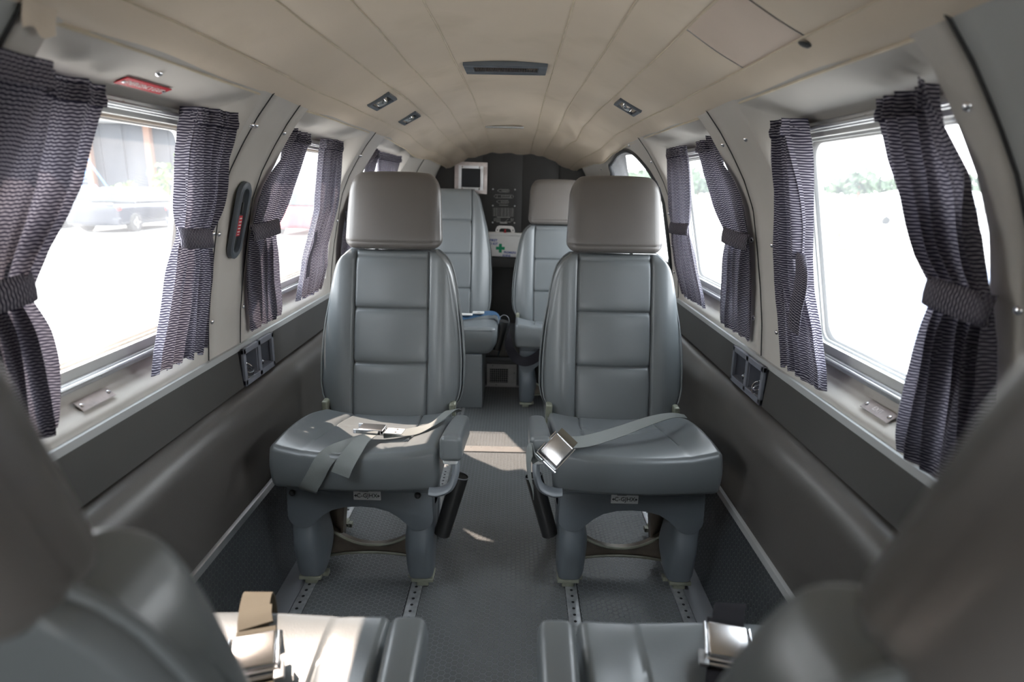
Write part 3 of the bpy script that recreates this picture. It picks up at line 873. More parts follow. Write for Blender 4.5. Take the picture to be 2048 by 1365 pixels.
# curtains ---------------------------------------------------------
def curtain(side, G, W_, tie, label, folds=5, amp=.016, zb=.705, tieback=True, loose=None, group='striped curtains at the cabin windows', hem=0.0, phase=0):
    """G, W_: (z, y) outline on the glass side and on the wall side"""
    def edge(T, z): return interp(z, [t[0] for t in T], [t[1] for t in T])
    ztop = 1.232
    gw = [(abs(edge(G, z) - edge(W_, z))) for z in (ztop, 1.1, .97, .85, .75)]
    full = max(gw) * 1.55
    nu, nv = 96, 70
    root = empty('curtain', (side * .62, (G[0][1] + W_[0][1]) / 2, zb)); setp(root, label, 'curtain', group)
    L0 = Vector(root.location)
    def base(u, z):
        yg, yw = edge(G, z), edge(W_, z)
        y = yw * (1 - u) + yg * u
        wdt = abs(yg - yw)
        x = .600 + (1.23 - z) * .212
        A = amp * min(1.5, max(.5, .16 / max(wdt, .04)))
        tg = math.exp(-((z - tie) / .045) ** 2) if tieback else 0
        A *= (1 - .55 * tg)
        low = ss(tie, zb, z) if z < tie else 0
        ph = 2 * PI * folds * u + phase + .9 * math.sin(3 * u + phase) + (.5 * math.sin(z * 9 + phase))
        f = math.sin(ph) + .30 * math.sin(2.3 * ph + 1 + z * 4) + .15 * math.sin(5.1 * u * PI + z * 13)
        x -= A * f + .006 + .010 * (1 - ss(zb, zb + .25, z))
        y += .25 * A * math.cos(ph)
        # near the pocket's ends the cloth comes forward over the flat of the wall
        d = min([max(p[0] - y, y - p[1]) for p in POCK[side]])
        k = ss(-.085, -.010, d); flat = interp(z, WZ, WX) - .010 - .4 * A * (f + 1.2) * .5
        x = min(x, flat) * k + x * (1 - k)
        x = min(x, wallx(y, max(min(z, 1.30), .66), side) - .005) if d > -.03 else x
        return x, y
    def fn(u, v):
        z = ztop - (ztop - zb) * v
        x, y = base(u, z)
        if v > .985: z += .003 * math.sin(u * 31 + phase)
        z += .0035 * math.sin(2 * PI * folds * u + phase) * v
        if v < .05: x -= .002
        return Vector((side * x, y, z + hem * (u - .5))) - L0
    ob('cloth', grid(fn, nu, nv, lambda u, v: (u * full, (1 - v) * (ztop - zb) * 1.0)), M['curtain'], root)
    # heading tape ruffle
    P = []
    for k in range(49):
        x, y = base(k / 48, ztop); P.append(Vector((side * (x - .001), y, ztop - .004)) - L0)
    V, Fc, U = [], [], []
    for k, p in enumerate(P):
        for j in range(4):
            V.append(p + Vector((side * (-.002 + .003 * (j % 2)), 0, .010 - j * .011))); U.append((k / 48 * full, .03 + j * .011))
    for k in range(48):
        for j in range(3): Fc.append((k * 4 + j, k * 4 + j + 1, k * 4 + 5 + j, k * 4 + 4 + j))
    ob('heading', (V, Fc, U), M['curtain'], root)
    if tieback:
        V, Fc, U = [], [], []; n = 44
        hh = .021
        for i in range(n + 1):
            t = i / n
            x, y = base(.5, tie); yg, yw = edge(G, tie), edge(W_, tie)
            a = PI * t
            yy = (yg + yw) / 2 - math.cos(a) * (yw - yg) / 2 * -1.04
            xx = .600 + (1.23 - tie) * .212 - .012 - .016 * math.sin(a) ** .6
            xx = min(xx, wallx(yy, tie, side) - .008)
            sl_ = .012 * (t - .5)
            for j in range(4):
                zz = tie + hh - 2 * hh * j / 3
                V.append(Vector((side * (xx + .002 * abs(j - 1.5) - (tie - zz) * .1), yy, zz + sl_)) - L0); U.append((j * 2 * hh / 3 + .002 * 0, t * .16))
        for i in range(n):
            for j in range(3): Fc.append((i * 4 + j, i * 4 + j + 1, i * 4 + 5 + j, i * 4 + 4 + j))
        o = ob('tieback', (V, Fc, U), M['curtain'], root)
        md = o.modifiers.new('thick', 'SOLIDIFY'); md.thickness = .0015
        yw = edge(W_, tie)
    if loose:
        pts, wd = loose
        S = smoothpts([Vector((side * p[0], p[1], p[2])) - L0 for p in pts], 8); V, Fc, U = [], [], []
        for i, p in enumerate(S):
            for j in range(5):
                V.append(p + Vector((side * (-.003) * math.sin(j / 4 * PI), (j / 4 - .5) * wd, (j / 4 - .5) * wd * .15))); U.append(((j / 4) * wd, i * .006))
        for i in range(len(S) - 1):
            for j in range(4): Fc.append((i * 5 + j, i * 5 + j + 1, i * 5 + 6 + j, i * 5 + 5 + j))
        o = ob('loose_tieback', (V, Fc, U), M['curtain'], root)
        md = o.modifiers.new('thick', 'SOLIDIFY'); md.thickness = .0015
    return root
curtain(-1, [(1.206, 1.004), (1.088, .964), (1.044, .932), (.996, .889), (.963, .872), (.929, .855), (.878, .879), (.827, .897), (.72, .92)],
        [(1.22, .72), (1.0, .73), (.945, .745), (.7, .77)], .945, 'striped curtain at the near end of the front left window, tied back', folds=4, amp=.018)
curtain(-1, [(1.22, 1.266), (1.155, 1.26), (1.078, 1.271), (.993, 1.270), (.964, 1.252), (.899, 1.235), (.82, 1.215), (.752, 1.198), (.70, 1.195)],
        [(1.234, 1.372), (1.178, 1.385), (1.088, 1.392), (1.011, 1.385), (.979, 1.375), (.934, 1.389), (.874, 1.404), (.70, 1.404)], .977,
        'sunlit striped curtain at the far end of the front left window, gathered low', folds=5, phase=1.1)
curtain(-1, [(1.213, 1.935), (1.132, 1.893), (1.053, 1.842), (.996, 1.807), (.956, 1.766), (.921, 1.767), (.814, 1.802), (.728, 1.852), (.70, 1.86)],
        [(1.228, 1.74), (1.153, 1.69), (1.076, 1.642), (1.0, 1.622), (.949, 1.605), (.839, 1.633), (.713, 1.673)], .972,
        'tied striped curtain at the near end of the middle left window', folds=4, phase=2.2, zb=.688)
curtain(-1, [(1.228, 2.114), (1.138, 2.132), (1.005, 2.15), (.923, 2.108), (.843, 2.057), (.751, 2.044), (.70, 2.05)],
        [(1.236, 2.27), (1.125, 2.30), (1.034, 2.32), (.944, 2.31), (.872, 2.281), (.794, 2.312), (.70, 2.26)], .98,
        'untied striped curtain at the far end of the middle left window', folds=5, phase=.3, tieback=False,
        loose=([(.645, 2.12, .935), (.640, 2.085, .90), (.645, 2.055, .865), (.650, 2.04, .83), (.655, 2.035, .790)], .040))
curtain(-1, [(1.216, 2.864), (1.143, 2.86), (1.05, 2.90), (.97, 2.83), (.8, 2.84), (.7, 2.88)], [(1.234, 2.70), (1.089, 2.60), (.972, 2.51), (.894, 2.51), (.7, 2.55)], .97,
        'tied striped curtain at the near end of the aft left window', folds=4, phase=1.7)
curtain(-1, [(1.204, 2.93), (1.1, 3.02), (.97, 3.22), (.8, 3.20), (.7, 3.16)], [(1.222, 3.36), (1.1, 3.36), (.97, 3.36), (.7, 3.38)], .97,
        'small striped curtain at the far end of the aft left window above the headrest', folds=5, phase=.9)
curtain(1, [(1.211, 1.001), (1.148, .985), (1.075, .946), (1.011, .919), (.975, .889), (.946, .882), (.887, .898), (.816, .922), (.709, .956), (.67, .96)],
        [(1.21, .805), (1.165, .795), (1.123, .785), (1.064, .785), (.999, .775), (.95, .765), (.911, .765), (.67, .775)], .962,
        'large striped curtain at the near end of the front right window, tied at half height', folds=5, amp=.018, phase=.5, zb=.675)
curtain(1, [(1.205, 1.278), (1.131, 1.28), (1.032, 1.286), (.959, 1.298), (.896, 1.293), (.819, 1.252), (.733, 1.231), (.68, 1.235)],
        [(1.223, 1.36), (1.1, 1.40), (.987, 1.42), (.937, 1.425), (.85, 1.446), (.68, 1.443)], .97,
        'untied striped curtain at the far end of the front right window', folds=6, phase=1.9, tieback=False, zb=.690,
        loose=([(.640, 1.300, .975), (.632, 1.266, .945), (.634, 1.264, .905), (.640, 1.285, .856), (.646, 1.295, .805)], .056))
curtain(1, [(1.225, 1.964), (1.141, 1.933), (1.054, 1.869), (.993, 1.802), (.959, 1.783), (.839, 1.815), (.705, 1.874)],
        [(1.222, 1.73), (1.149, 1.667), (1.074, 1.637), (1.006, 1.625), (.968, 1.615), (.866, 1.636), (.7, 1.671)], .972,
        'striped curtain at the near end of the middle right window, tied beside the wall seam', folds=4, phase=2.7, zb=.69)
curtain(1, [(1.216, 2.127), (1.144, 2.13), (1.063, 2.15), (.98, 2.191), (.941, 2.202), (.858, 2.16), (.744, 2.10), (.69, 2.10)],
        [(1.243, 2.33), (1.131, 2.38), (1.018, 2.42), (.961, 2.444), (.902, 2.45), (.806, 2.43), (.695, 2.34)], .955,
        'striped curtain at the far end of the middle right window, flaring below its tie', folds=6, phase=.2, zb=.70)

for side, wo_ in ((-1, wallL), (1, wallR)):
    for y in SEAM[side][1:-1]:
        P = [wpt(y, .66 + .64 * k / 40, side) for k in range(41)]
        ob('seam_gap', tube(P, .0032 if y < .8 else .0021, 6), M['ink'], wo_)
# small wall fittings ----------------------------------------------
def screws(side, pts):
    for y, z in pts:
        n = wnorm(y, z, side); p = wpt(y, z, side)
        big = (y < .8)
        o = ob('panel_screw', lathe((0, 0, 0), (0, 0, 1), [(0, .0068), (.0025, .0062), (.0045, .0038), (.0052, 0)], 10), M['chrome'], wallL if side < 0 else wallR)
        o.matrix_world = frame_m(p, (0, 1, 0), n)
screws(-1, [(1.452, 1.22), (1.473, 1.221), (1.443, .977), (1.471, .974), (1.443, .76), (1.474, .758), (1.650, 1.219), (1.650, .978), (1.654, .762), (1.082, 1.268), (2.47, 1.2), (2.47, .95), (2.49, 1.2)])
screws(1, [(.771, 1.20), (.752, .961), (1.476, 1.212), (1.514, .751), (1.642, .971), (1.67, .755), (1.51, .97), (2.53, 1.2), (2.55, 1.0), (2.56, .87), (2.56, .76), (3.6, 1.24), (3.7, 1.2), (3.75, 1.15), (3.68, 1.10), (2.75, 1.275), (3.1, 1.28), (3.35, 1.27), (1.64, 1.21)])

p0_, p1_ = wpt(1.548, .902, -1), wpt(1.548, 1.104, -1)
eh = empty('emergency_handle'); eh.matrix_world = frame_m((p0_ + p1_) / 2 + wnorm(1.548, 1.0, -1) * .001, p1_ - p0_, wnorm(1.548, 1.0, -1))
setp(eh, 'oblong slate grey emergency handle recess with a red label on the left wall', 'handle')
hx = Vector((0, 0, 1))
def slotloop(L_, W2, off):
    P = []
    for s, a0 in ((1, -90), (-1, 90)):
        for k in range(9):
            a = math.radians(a0 + 180 * k / 8); P.append(Vector((s * (L_ - W2) + W2 * math.cos(a), W2 * math.sin(a), off)))
    return P
V, Fc = [], []
loops = [slotloop(.098, .031, 0), slotloop(.098, .030, .010), slotloop(.092, .026, .013), slotloop(.082, .018, .011), slotloop(.080, .016, .002)]
for Lp in loops: V += Lp
n = len(loops[0])
for k in range(len(loops) - 1):
    for i in range(n): Fc.append((k * n + i, k * n + (i + 1) % n, (k + 1) * n + (i + 1) % n, (k + 1) * n + i))
ob('escutcheon', (V, Fc), M['vent'], eh)
ob('recess', ([*slotloop(.080, .0165, .0022)], [tuple(range(n))]), M['rubber'], eh, False)
ob('pull', box((.032, 0, .006), (.030, .008, .006), .002), M['ink'], eh)
ob('red_label', box((-.013, 0, .007), (.052, .020, .0012)), M['red'], eh, False)
for k in range(5): ob('label_bar', box((.006 - k * .0085, 0, .0080), (.0032, .013, .0005)), M['inkl'], eh, False)
ob('label_bar', box((-.035, 0, .0080), (.002, .011, .0005)), M['inkl'], eh, False)

def soft_place(y, z, side, ux=(0, 1, 0), lift=.002):
    n = wnorm(y, z, side); return frame_m(wpt(y, z, side) + n * lift, ux, n)
es = empty('exit_sign'); es.matrix_world = soft_place(1.108, 1.254, -1)
setp(es, 'red plate lettered emergency exit above the front left window', 'sign')
ob('sign_plate', box((0, 0, .001), (.128, .026, .002), .0008), M['red'], es)
text('lettering', 'EMERGENCY EXIT', .0165, Matrix.Translation((0, 0, .0024)), M['inkl'], es, sx=.80)
for x in (-.057, .057): ob('screw', lathe((x, 0, .002), (0, 0, 1), [(0, .004), (.0015, .0035), (.002, 0)], 8), M['chrome'], es)
for side, yy, lab in ((-1, 1.068, 'small pinkish metal seat plate riveted on the left window sill'), (1, 1.092, 'small pinkish metal seat plate riveted on the right window sill')):
    t = empty('sill_plate'); t.matrix_world = soft_place(yy, .696, side, lift=.005); setp(t, lab, 'plate')
    ob('plate', box((0, 0, .001), (.090, .024, .0016), .0006), M['plate'], t)
    for x in (-.037, .037): ob('rivet', lathe((x, 0, .0018), (0, 0, 1), [(0, .0048), (.002, .004), (.003, 0)], 10), M['chrome'], t)
    if side > 0: text('lettering', 'EXIT', .014, Matrix.Translation((0, 0, .0022)) @ Matrix.Rotation(PI, 4, 'Z'), M['inkl'], t)
def tape_fn(u, v):
    y = .735 + .050 * u + .012 * v; z = 1.297 - .036 * v + .004 * math.sin(7 * u)
    return (-(wallx(y, min(z, 1.305), -1) - .004 - .010 * v * v), y, z)
tape = ob('vinyl_scrap', grid(tape_fn, 8, 8), M['head1'])
setp(tape, 'peeling beige scrap of headliner vinyl at the top left corner', 'vinyl')
hole = ob('headliner_tear', lathe((.470, 1.0, ceilz(.47, 1.0) - .004), (-.4, 0, -1), [(0, .012), (.001, .010), (.0012, 0)], 10), M['ink']); hole.scale = (1, 1, 1); setp(hole, 'small dark tear in the headliner seam above the front right window', 'tear')

# cup holders
def cupholder(side, y0, y1, label):
    t = empty('cup_holder', (side * .702, (y0 + y1) / 2, .600)); setp(t, label, 'cup holder')
    L_ = y1 - y0 - .004; h = .104
    # face plate with two bins recessed outward
    def fx(d): return side * d
    parts = []
    by = [(-L_ / 2, -.008 * 1), (.008, L_ / 2)]
    fr = []
    fr.append(box((fx(-.004), 0, h / 2 - .008), (.010, L_, .016), .002)); fr.append(box((fx(-.004), 0, -h / 2 + .007), (.010, L_, .018), .002))
    for yy in (-L_ / 2 + .007, 0, L_ / 2 - .007): fr.append(box((fx(-.004), yy, 0), (.010, .014 if yy else .018, h), .002))
    ob('face_frame', join(*fr), M['cup'], t)
    for c in (-1, 1):
        yc = c * (L_ / 4 + .0005); wy = L_ / 2 - .020
        B = [box((fx(.043), yc, 0), (.003, wy + .004, h - .02)), box((fx(.02), yc, -h / 2 + .015), (.046, wy + .004, .003)), box((fx(.02), yc, h / 2 - .014), (.046, wy + .004, .003)),
             box((fx(.02), yc - wy / 2, 0), (.046, .003, h - .02)), box((fx(.02), yc + wy / 2, 0), (.046, .003, h - .02))]
        b_ = ob('bin', join(*B), M['cup'], t, False)
        near = (c < 0)
        if near:
            P = [Vector((fx(.006 + .015 * math.cos(a)), yc - .008 + .024 * math.sin(a), -h / 2 + .040 + .012 * math.cos(a))) for a in [2 * PI * k / 28 for k in range(28)]]
            ob('chrome_ring', tube(P, .0022, 6, closed=True), M['chrome'], t)
            P = [p + Vector((0, 0, -.012)) for p in P]
            ob('chrome_ring', tube(P, .0012, 6, closed=True), M['chrome'], t)
        else:
            ob('outlet_nozzle', lathe((fx(.022), yc, -h / 2 + .016), (fx(-.3), -.1, 1), [(0, .014), (.005, .014), (.006, .011), (.010, .011), (.011, .014), (.016, .0145), (.019, .010), (.016, .006), (.012, 0)], 18), M['chrome'], t)
cupholder(-1, 1.60, 1.812, 'grey two-bin cup holder in the left wall between the windows')
cupholder(1, 1.532, 1.765, 'grey two-bin cup holder in the right wall between the windows')

# ================================================================== seats
BW = [(.36, .180), (.385, .205), (.42, .226), (.46, .234), (.54, .234), (.60, .230), (.66, .223), (.71, .214), (.76, .206), (.81, .195), (.845, .183), (.868, .166), (.885, .145)]
def gauss(x, s): return math.exp(-(x / s) ** 2)
CACHE = {}
def back_mesh(slope, tall=False, dy=0):
    key = ('back', slope, tall, dy)
    if key in CACHE: return CACHE[key]
    z0, z1 = .345, (1.075 if tall else .888); hz = (z1 - z0) / 2; zc = (z0 + z1) / 2
    if tall: BT = [(.36, .20), (.42, .228), (.48, .236), (.62, .236), (.74, .228), (.86, .205), (.97, .175), (1.03, .158), (1.06, .135), (1.075, .110)]
    else: BT = BW
    ssx = .120; seams = (.54, .724, .905) if tall else (.533, .705, .868)
    exx = [s * ssx + d for s in (-1, 1) for d in (-.012, -.008, -.005, -.0025, 0, .0025, .005, .008, .012)]
    exz = [s - zc + d for s in seams for d in (-.014, -.009, -.005, -.0025, 0, .0025, .005, .009, .014)]
    def df(v):
        z = zc + v.z; ww = interp(z, [b[0] for b in BT], [b[1] for b in BT]); x = v.x * ww / .235
        front = ss(.01, .03, -v.y)
        # keep seam lines upright instead of following the taper
        if abs(v.x) < .13: x = v.x * (1 - .06 * (1 - ww / .235))
        else:
            s_ = 1 if v.x > 0 else -1; e = .13 * (1 - .06 * (1 - ww / .235)); t = (abs(v.x) - .13) / (.235 - .13); x = s_ * (e + (ww - e) * t)
        y = v.y
        ax = abs(x)
        if v.y < 0:
            bol = .012 * gauss(ax - .165, .035) * ss(z0, z0 + .12, z); puff = .006 * math.cos(min(1, ax / .12) * PI / 2) if ax < .12 else 0
            cz = 0
            for s in seams:
                if ax < .121: cz += .0065 * gauss(z - s, .005) + .004 * gauss(z - s, .016)
            g = .0075 * gauss(abs(v.x) - ssx, .0035) + .003 * gauss(abs(v.x) - ssx, .010)
            y += front * (g + cz - bol - puff)
            y += .030 * max(0, (ax - .13) / .105) ** 2.2
        else:
            y -= .012 * max(0, (ax - .13) / .105) ** 2
        y += .470 + dy + slope * (z - .36)
        return (x, y, z)
    vf = rbox((.235, .042, hz), .026, 1, 4, df, (exx, (), exz), ns=(26, 2, 46))
    me = mesh('backrest', *vf); CACHE[key] = me; return me
def back_edge(slope, dy, tall=False, inset=.0):
    P = []
    BT = [(.36, .20), (.42, .228), (.48, .236), (.62, .236), (.74, .228), (.86, .205), (.97, .175), (1.03, .158), (1.06, .135), (1.073, .108)] if tall else BW
    zs = [BT[0][0] + (BT[-1][0] - BT[0][0]) * k / 40 for k in range(41)]
    for s, zz in ((-1, zs), (1, zs[::-1])):
        for z in zz:
            wd = interp(z, [b[0] for b in BT], [b[1] for b in BT]) - inset
            P.append((s * wd, .470 + slope * (z - .36) + dy, z))
    return P
def head_mesh(slope, dy=0):
    key = ('head', slope, dy)
    if key in CACHE: return CACHE[key]
    def df(v):
        z = 1.014 + v.z; t = (v.z + .122) / .244
        ww = .158 * (1 - t) + .146 * t - .012 * ss(.75, 1, t)
        x = v.x * ww / .158
        zz = z - .010 * (abs(x) / .158) ** 2.5 * t
        y = v.y
        if v.y < 0: y += .014 * (abs(x) / .158) ** 2.5 + .010 * ss(.55, 1, t) * 1 - .005 * math.cos(min(1, abs(x) / .15) * PI / 2)
        y += .0035 * gauss(v.z + .098, .0035) * (1 if v.y < 0 else -1) * (abs(v.y) > .02)
        y += .0030 * gauss(abs(x) - .146, .003) * (v.y < -.02)
        y += .458 + dy + slope * (z - .36)
        return (x, y, zz)
    exz = [-.098 + d for d in (-.006, -.003, 0, .003, .006)]
    vf = rbox((.158, .052, .122), .034, 1, 5, df, ((-.146, -.143, -.149, .146, .143, .149), (), exz), ns=(18, 3, 14))
    me = mesh('headrest', *vf); CACHE[key] = me; return me
def cush_mesh(hw=.213, zb=.335):
    key = ('cush', hw, zb)
    if key in CACHE: return CACHE[key]
    ssx = .115
    exx = [s * ssx + d for s in (-1, 1) for d in (-.008, -.004, 0, .004, .008)]
    def df(v):
        y = v.y + .215; x = v.x; t = max(0, min(1, y / .43))
        top = v.z > 0
        ax = abs(x) / hw
        fx = 1 - .05 * ss(.7, 1, t) - .03 * ss(.06, 0, t) * 0
        # narrower towards the back, bowed front
        yy = y - .020 * math.cos(min(1, ax) * PI / 2) * (1 - t) + .0
        zt = .432 - .060 * t ** 1.3 + .036 * ax ** 2.6 * (.55 + .45 * math.sin(PI * min(1, t * .95 + .05))) + .010 * math.cos(min(1, ax) * PI / 2) * gauss(t - .12, .2)
        h = .052
        f = (v.z + h) / (2 * h)
        z = zb + (zt - zb) * f
        if top:
            gr_ = .0065 * gauss(abs(v.x) - ssx * (1 + .12 * (1 - t)), .0035) + .006 * gauss(y - .245 - .02 * ax, .0055) * (ax < .56)
            z -= gr_ * ss(.6, .95, f)
        # welt line round the top edge
        bul = .007 * math.sin(PI * min(1, max(0, f))) 
        if v.y < -.19: yy -= bul
        x = x * fx + (1 if x > 0 else -1) * bul * ss(.85, 1, ax) * .6
        return (x, yy, z)
    vf = rbox((hw, .215, .052), .014, 1, 4, df, (exx, (.245 - .215 - .005, .245 - .215, .245 - .215 + .005), ()), ns=(24, 22, 6))
    me = mesh('seat_cushion', *vf); CACHE[key] = me; return me
def cush_welt(hw=.213):
    P = []
    n = 26
    def top(x, y):
        t = max(0, min(1, y / .43)); ax = abs(x) / hw
        return .432 - .060 * t ** 1.3 + .036 * ax ** 2.6 * (.55 + .45 * math.sin(PI * min(1, t * .95 + .05))) + .010 * math.cos(min(1, ax) * PI / 2) * gauss(t - .12, .2)
    for k in range(n + 1): y = .40 - .375 * k / n; P.append((-(hw - .0015), y, top(hw, y) - .016))
    for k in range(1, n): x = -(hw - .006) + 2 * (hw - .006) * k / n; P.append((x, -.000 - .0225 * math.cos(abs(x) / hw * PI / 2) + .002, top(x, .005) - .0135))
    for k in range(n + 1): y = .025 + .375 * k / n; P.append(((hw - .0015), y, top(hw, y) - .016))
    return P

def me_obj(name, me, m, parent):
    o = bpy.data.objects.new(name, me); COL.objects.link(o); o.parent = parent
    if not me.materials:
        me.materials.append(m)
        me.polygons.foreach_set('use_smooth', [True] * len(me.polygons))
        try: me.set_sharp_from_angle(angle=math.radians(50))
        except Exception: pass
    return o

def arc_pts(cx, cz, r, a0, a1, n=10):
    return [(cx + r * math.cos(math.radians(a0 + (a1 - a0) * k / n)), cz + r * math.sin(math.radians(a0 + (a1 - a0) * k / n))) for k in range(n + 1)]

def cabin_seat(loc, rz, s, label, slope=.2476, headrest=True, tube_holder=True, placard=True, knob=None, dyb=0, arm=0.0, bz=0, hd=(0, 0)):
    """s = +1 when the arm rest is on local +x"""
    t = empty('cabin_seat', loc, rz); setp(t, label, 'seat', 'grey vinyl cabin seats')
    me_obj('seat_cushion', cush_mesh(), M['seat'], t)
    ob('cushion_piping', tube(cush_welt(), .0022, 6), M['vinyl_w'], t)
    bk_ = me_obj('backrest', back_mesh(slope, False, dyb), M['seat'], t)
    bk_.location.z = bz
    ob('back_piping', tube(back_edge(slope, dyb - .020, inset=.006), .0025, 6), M['vinyl_w'], bk_)
    ob('rear_piping', tube(back_edge(slope, dyb + .017, inset=-.0005), .0048, 6), M['seat'], bk_)
    # inner contour welt of the back shell
    P = [(x * .42, y + .012, .36 + (z - .36) * .70) for x, y, z in back_edge(slope, .030)]
    P = [(x, .470 + dyb + slope * (z - .36) + .041, z) for x, y, z in P]
    ob('rear_contour_welt', tube(P, .0045, 6), M['seat'], bk_)
    if headrest:
        h_ = me_obj('headrest', head_mesh(slope, dyb), M['head'], t); h_.location = (0, hd[0], hd[1] + bz)
        hy = .470 + dyb + slope * (.90 - .36)
        for q in (-.06, .06): ob('headrest_post', cyl((q, hy, .86), (q, hy + .01, .92), .006), M['steel'], t)
    # recline hinges
    for q in (-1, 1):
        ob('hinge_bracket', box((q * .205, .440 + dyb, .372), (.020, .040, .090), .006), M['brace2'], t)
    ob('seat_pan', box((0, .22, .322), (.38, .38, .022), .004), M['shell'], t)
    # front arch cover with rounded lobes
    top = .332
    A = [(-.192, top)] + arc_pts(-.155, .237, .040, 180, 330, 10) + [(-.100, .236), (-.075, .252), (-.04, .262), (0, .265), (.04, .262), (.075, .252), (.100, .236)] + arc_pts(.155, .237, .040, 210, 360, 10) + [(.192, top)]
    ac = ob('base_arch', extr(A, (.035, .080)), M['shell'], t); bevel(ac, .006, 2)
    # moulded front leg shrouds, tapering to the floor
    for q in (-1, 1):
        def lf(u, v, q=q):
            z = .262 - .225 * v
            wd = .037 + .004 * (1 - v) ** 1.5; dp = .030 + .028 * (1 - v) + .018 * gauss(v - .55, .3)
            cx_ = q * (.157 - .004 * v); cy_ = .088 - .004 * v + .014 * (1 - v)
            a = 2 * PI * u
            ex = lambda c, p: (abs(c) ** p) * (1 if c > 0 else -1)
            x = cx_ + wd * ex(math.cos(a), .55); y = cy_ + dp * ex(math.sin(a), .65)
            # heel that sweeps inwards
            if math.cos(a) * q < 0: x += -q * .016 * gauss(v - .62, .28) * ss(-.3, .8, math.sin(a) + .3)
            if v > .93:
                k = (v - .93) / .07; x = cx_ + (x - cx_) * (1 - .12 * k); y = cy_ + (y - cy_) * (1 - .12 * k)
            return (x, y, z)
        V, Fc = grid(lambda a, b2: lf(b2, a), 24, 32)
        Fc.append(tuple(i for i in range(24 * 33, 24 * 33 + 32)))
        ob('leg', (V, Fc), M['shell'], t)
        ob('leg', join(box((q * .157, .345, .18), (.030, .045, .27), .008), box((q * .157, .345, .05), (.040, .070, .04), .008)), M['shell'], t)
        for yy in (.090, .345):
            f = ob('track_fitting', join(box((q * .157, yy, .026), (.062, .056, .012), .003), box((q * .157, yy, .013), (.034, .040, .020), .003), box((q * .157 - q * .036, yy + .01, .020), (.014, .020, .014), .002), cyl((q * .157 - q * .034, yy - .012, .026), (q * .157 - q * .034, yy - .012, .036), .005, n=8)), M['brace2'], t)
    # alloy spreader with curved edges, and the diagonal strut on the outboard side
    top_e = [(-.150 + .30 * k / 16, .070 + .075 * abs(-1 + 2 * k / 16) ** 2.2) for k in range(17)]
    bot_e = [(.150 - .30 * k / 16, .030 + .018 * (1 - abs(-1 + 2 * k / 16) ** 2)) for k in range(17)]
    br = ob('spreader_plate', extr(top_e + bot_e, (.165, .185)), M['brace'], t)
    ob('spreader_lip', join(tube([(x, .162, z) for x, z in top_e], .0042, 6), tube([(x, .160, z) for x, z in bot_e], .0042, 6)), M['brace2'], t)
    so = -s
    ob('strut', join(extr([(so * .150, .02), (so * .108, .02), (so * .080, .31), (so * .118, .31)], (.200, .206)), extr([(so * .104, .05), (so * .098, .05), (so * .072, .31), (so * .080, .31)], (.180, .215))), M['brace'], t, False)
    # arm rest: pad, grey end block, curved support
    ax = s * .252
    def af(v):
        tt = (v.y + .150) / .30
        x = v.x * (1 - .12 * tt) + ax - s * .010 * (1 - tt) * 0; y = v.y + .088 + (arm or 0); z = v.z + .478 - (arm or 0) * .15 - .060 * tt ** 1.2
        z += .004 * math.cos(v.x / .028 * PI / 2) * (v.z > 0)
        return (x, y, z)
    if arm is not None:
        ar = ob('armrest', rbox((.0275, .150, .032), .013, 1, 4, af, ns=(4, 10, 3)), M['seat'], t)
        ob('armrest_base', box((ax - s * .002, -.030 + arm, .440), (.036, .040, .014), .006), M['tagw'], ar)
        sp_ = smoothpts([(ax + s * .004, .02, .440), (ax + s * .008, -.005, .400), (ax - s * .004, -.020, .362), (ax - s * .035, -.018, .344), (ax - s * .060, -.008, .340)], 6)
        V, Fc = [], []
        for i, p in enumerate(sp_):
            tt = (sp_[min(i + 1, len(sp_) - 1)] - sp_[max(i - 1, 0)]).normalized(); nr = Vector((0, 1, 0)); n2 = tt.cross(nr).normalized()
            for k in range(12):
                a = 2 * PI * k / 12; V.append(p + nr * (.022 * math.cos(a)) + n2 * (.0095 * math.sin(a)))
        for i in range(len(sp_) - 1):
            for k in range(12): Fc.append((i * 12 + k, i * 12 + (k + 1) % 12, (i + 1) * 12 + (k + 1) % 12, (i + 1) * 12 + k))
        Fc += [tuple(range(12))[::-1], tuple(range(len(V) - 12, len(V)))]
        ob('armrest_support', (V, Fc), M['shell2'], t)
        ob('armrest_link', box((ax - s * .004, .20, .385), (.012, .20, .05), .004), M['shell'], t)
    if tube_holder:
        p0 = Vector((s * .262, .085, .338)); p1 = Vector((s * .212, .075, .165)); d = (p1 - p0).normalized()
        pr = [(0, .0225), (-.002, .0238), (-.004, .0225), (-.001, .0205), (.10, .0195)]
        ho = ob('tube_holder', join(lathe(p0, d, [(.002, .0235), (.178, .0225), (.182, .018)], 22), lathe(p0, d, [(.10, .0195), (.002, .0210), (0, .0215), (-.001, .0228), (.002, .0235)], 22)), M['blackp'], t)
        ob('tube_rim', tube([p0 + (d.orthogonal().normalized() * math.cos(2 * PI * k / 24) + d.cross(d.orthogonal().normalized()) * math.sin(2 * PI * k / 24)) * .0232 for k in range(24)], .0016, 6, closed=True), M['shell2'], ho)
    if placard:
        px = s * .022
        pl_ = ob('registration_tag', box((px, .0315, .302), (.072, .004, .026), .0015), M['tagw'], t)
        text('lettering', 'C-GJHX', .0172, Matrix.Translation((px, .0292, .302)) @ Matrix.Rotation(PI / 2, 4, 'X'), M['ink'], pl_, sx=.92)
        pl3 = []
        for q in (-1, 1):
            pl3.append(extr([(px + q * .033, .3035), (px + q * .0265, .3028), (px + q * .0265, .3012), (px + q * .033, .3005)], (.0285, .0295)))
            pl3.append(extr([(px + q * .0300, .3062), (px + q * .0288, .3062), (px + q * .0288, .2978), (px + q * .0300, .2978)], (.0285, .0295)))
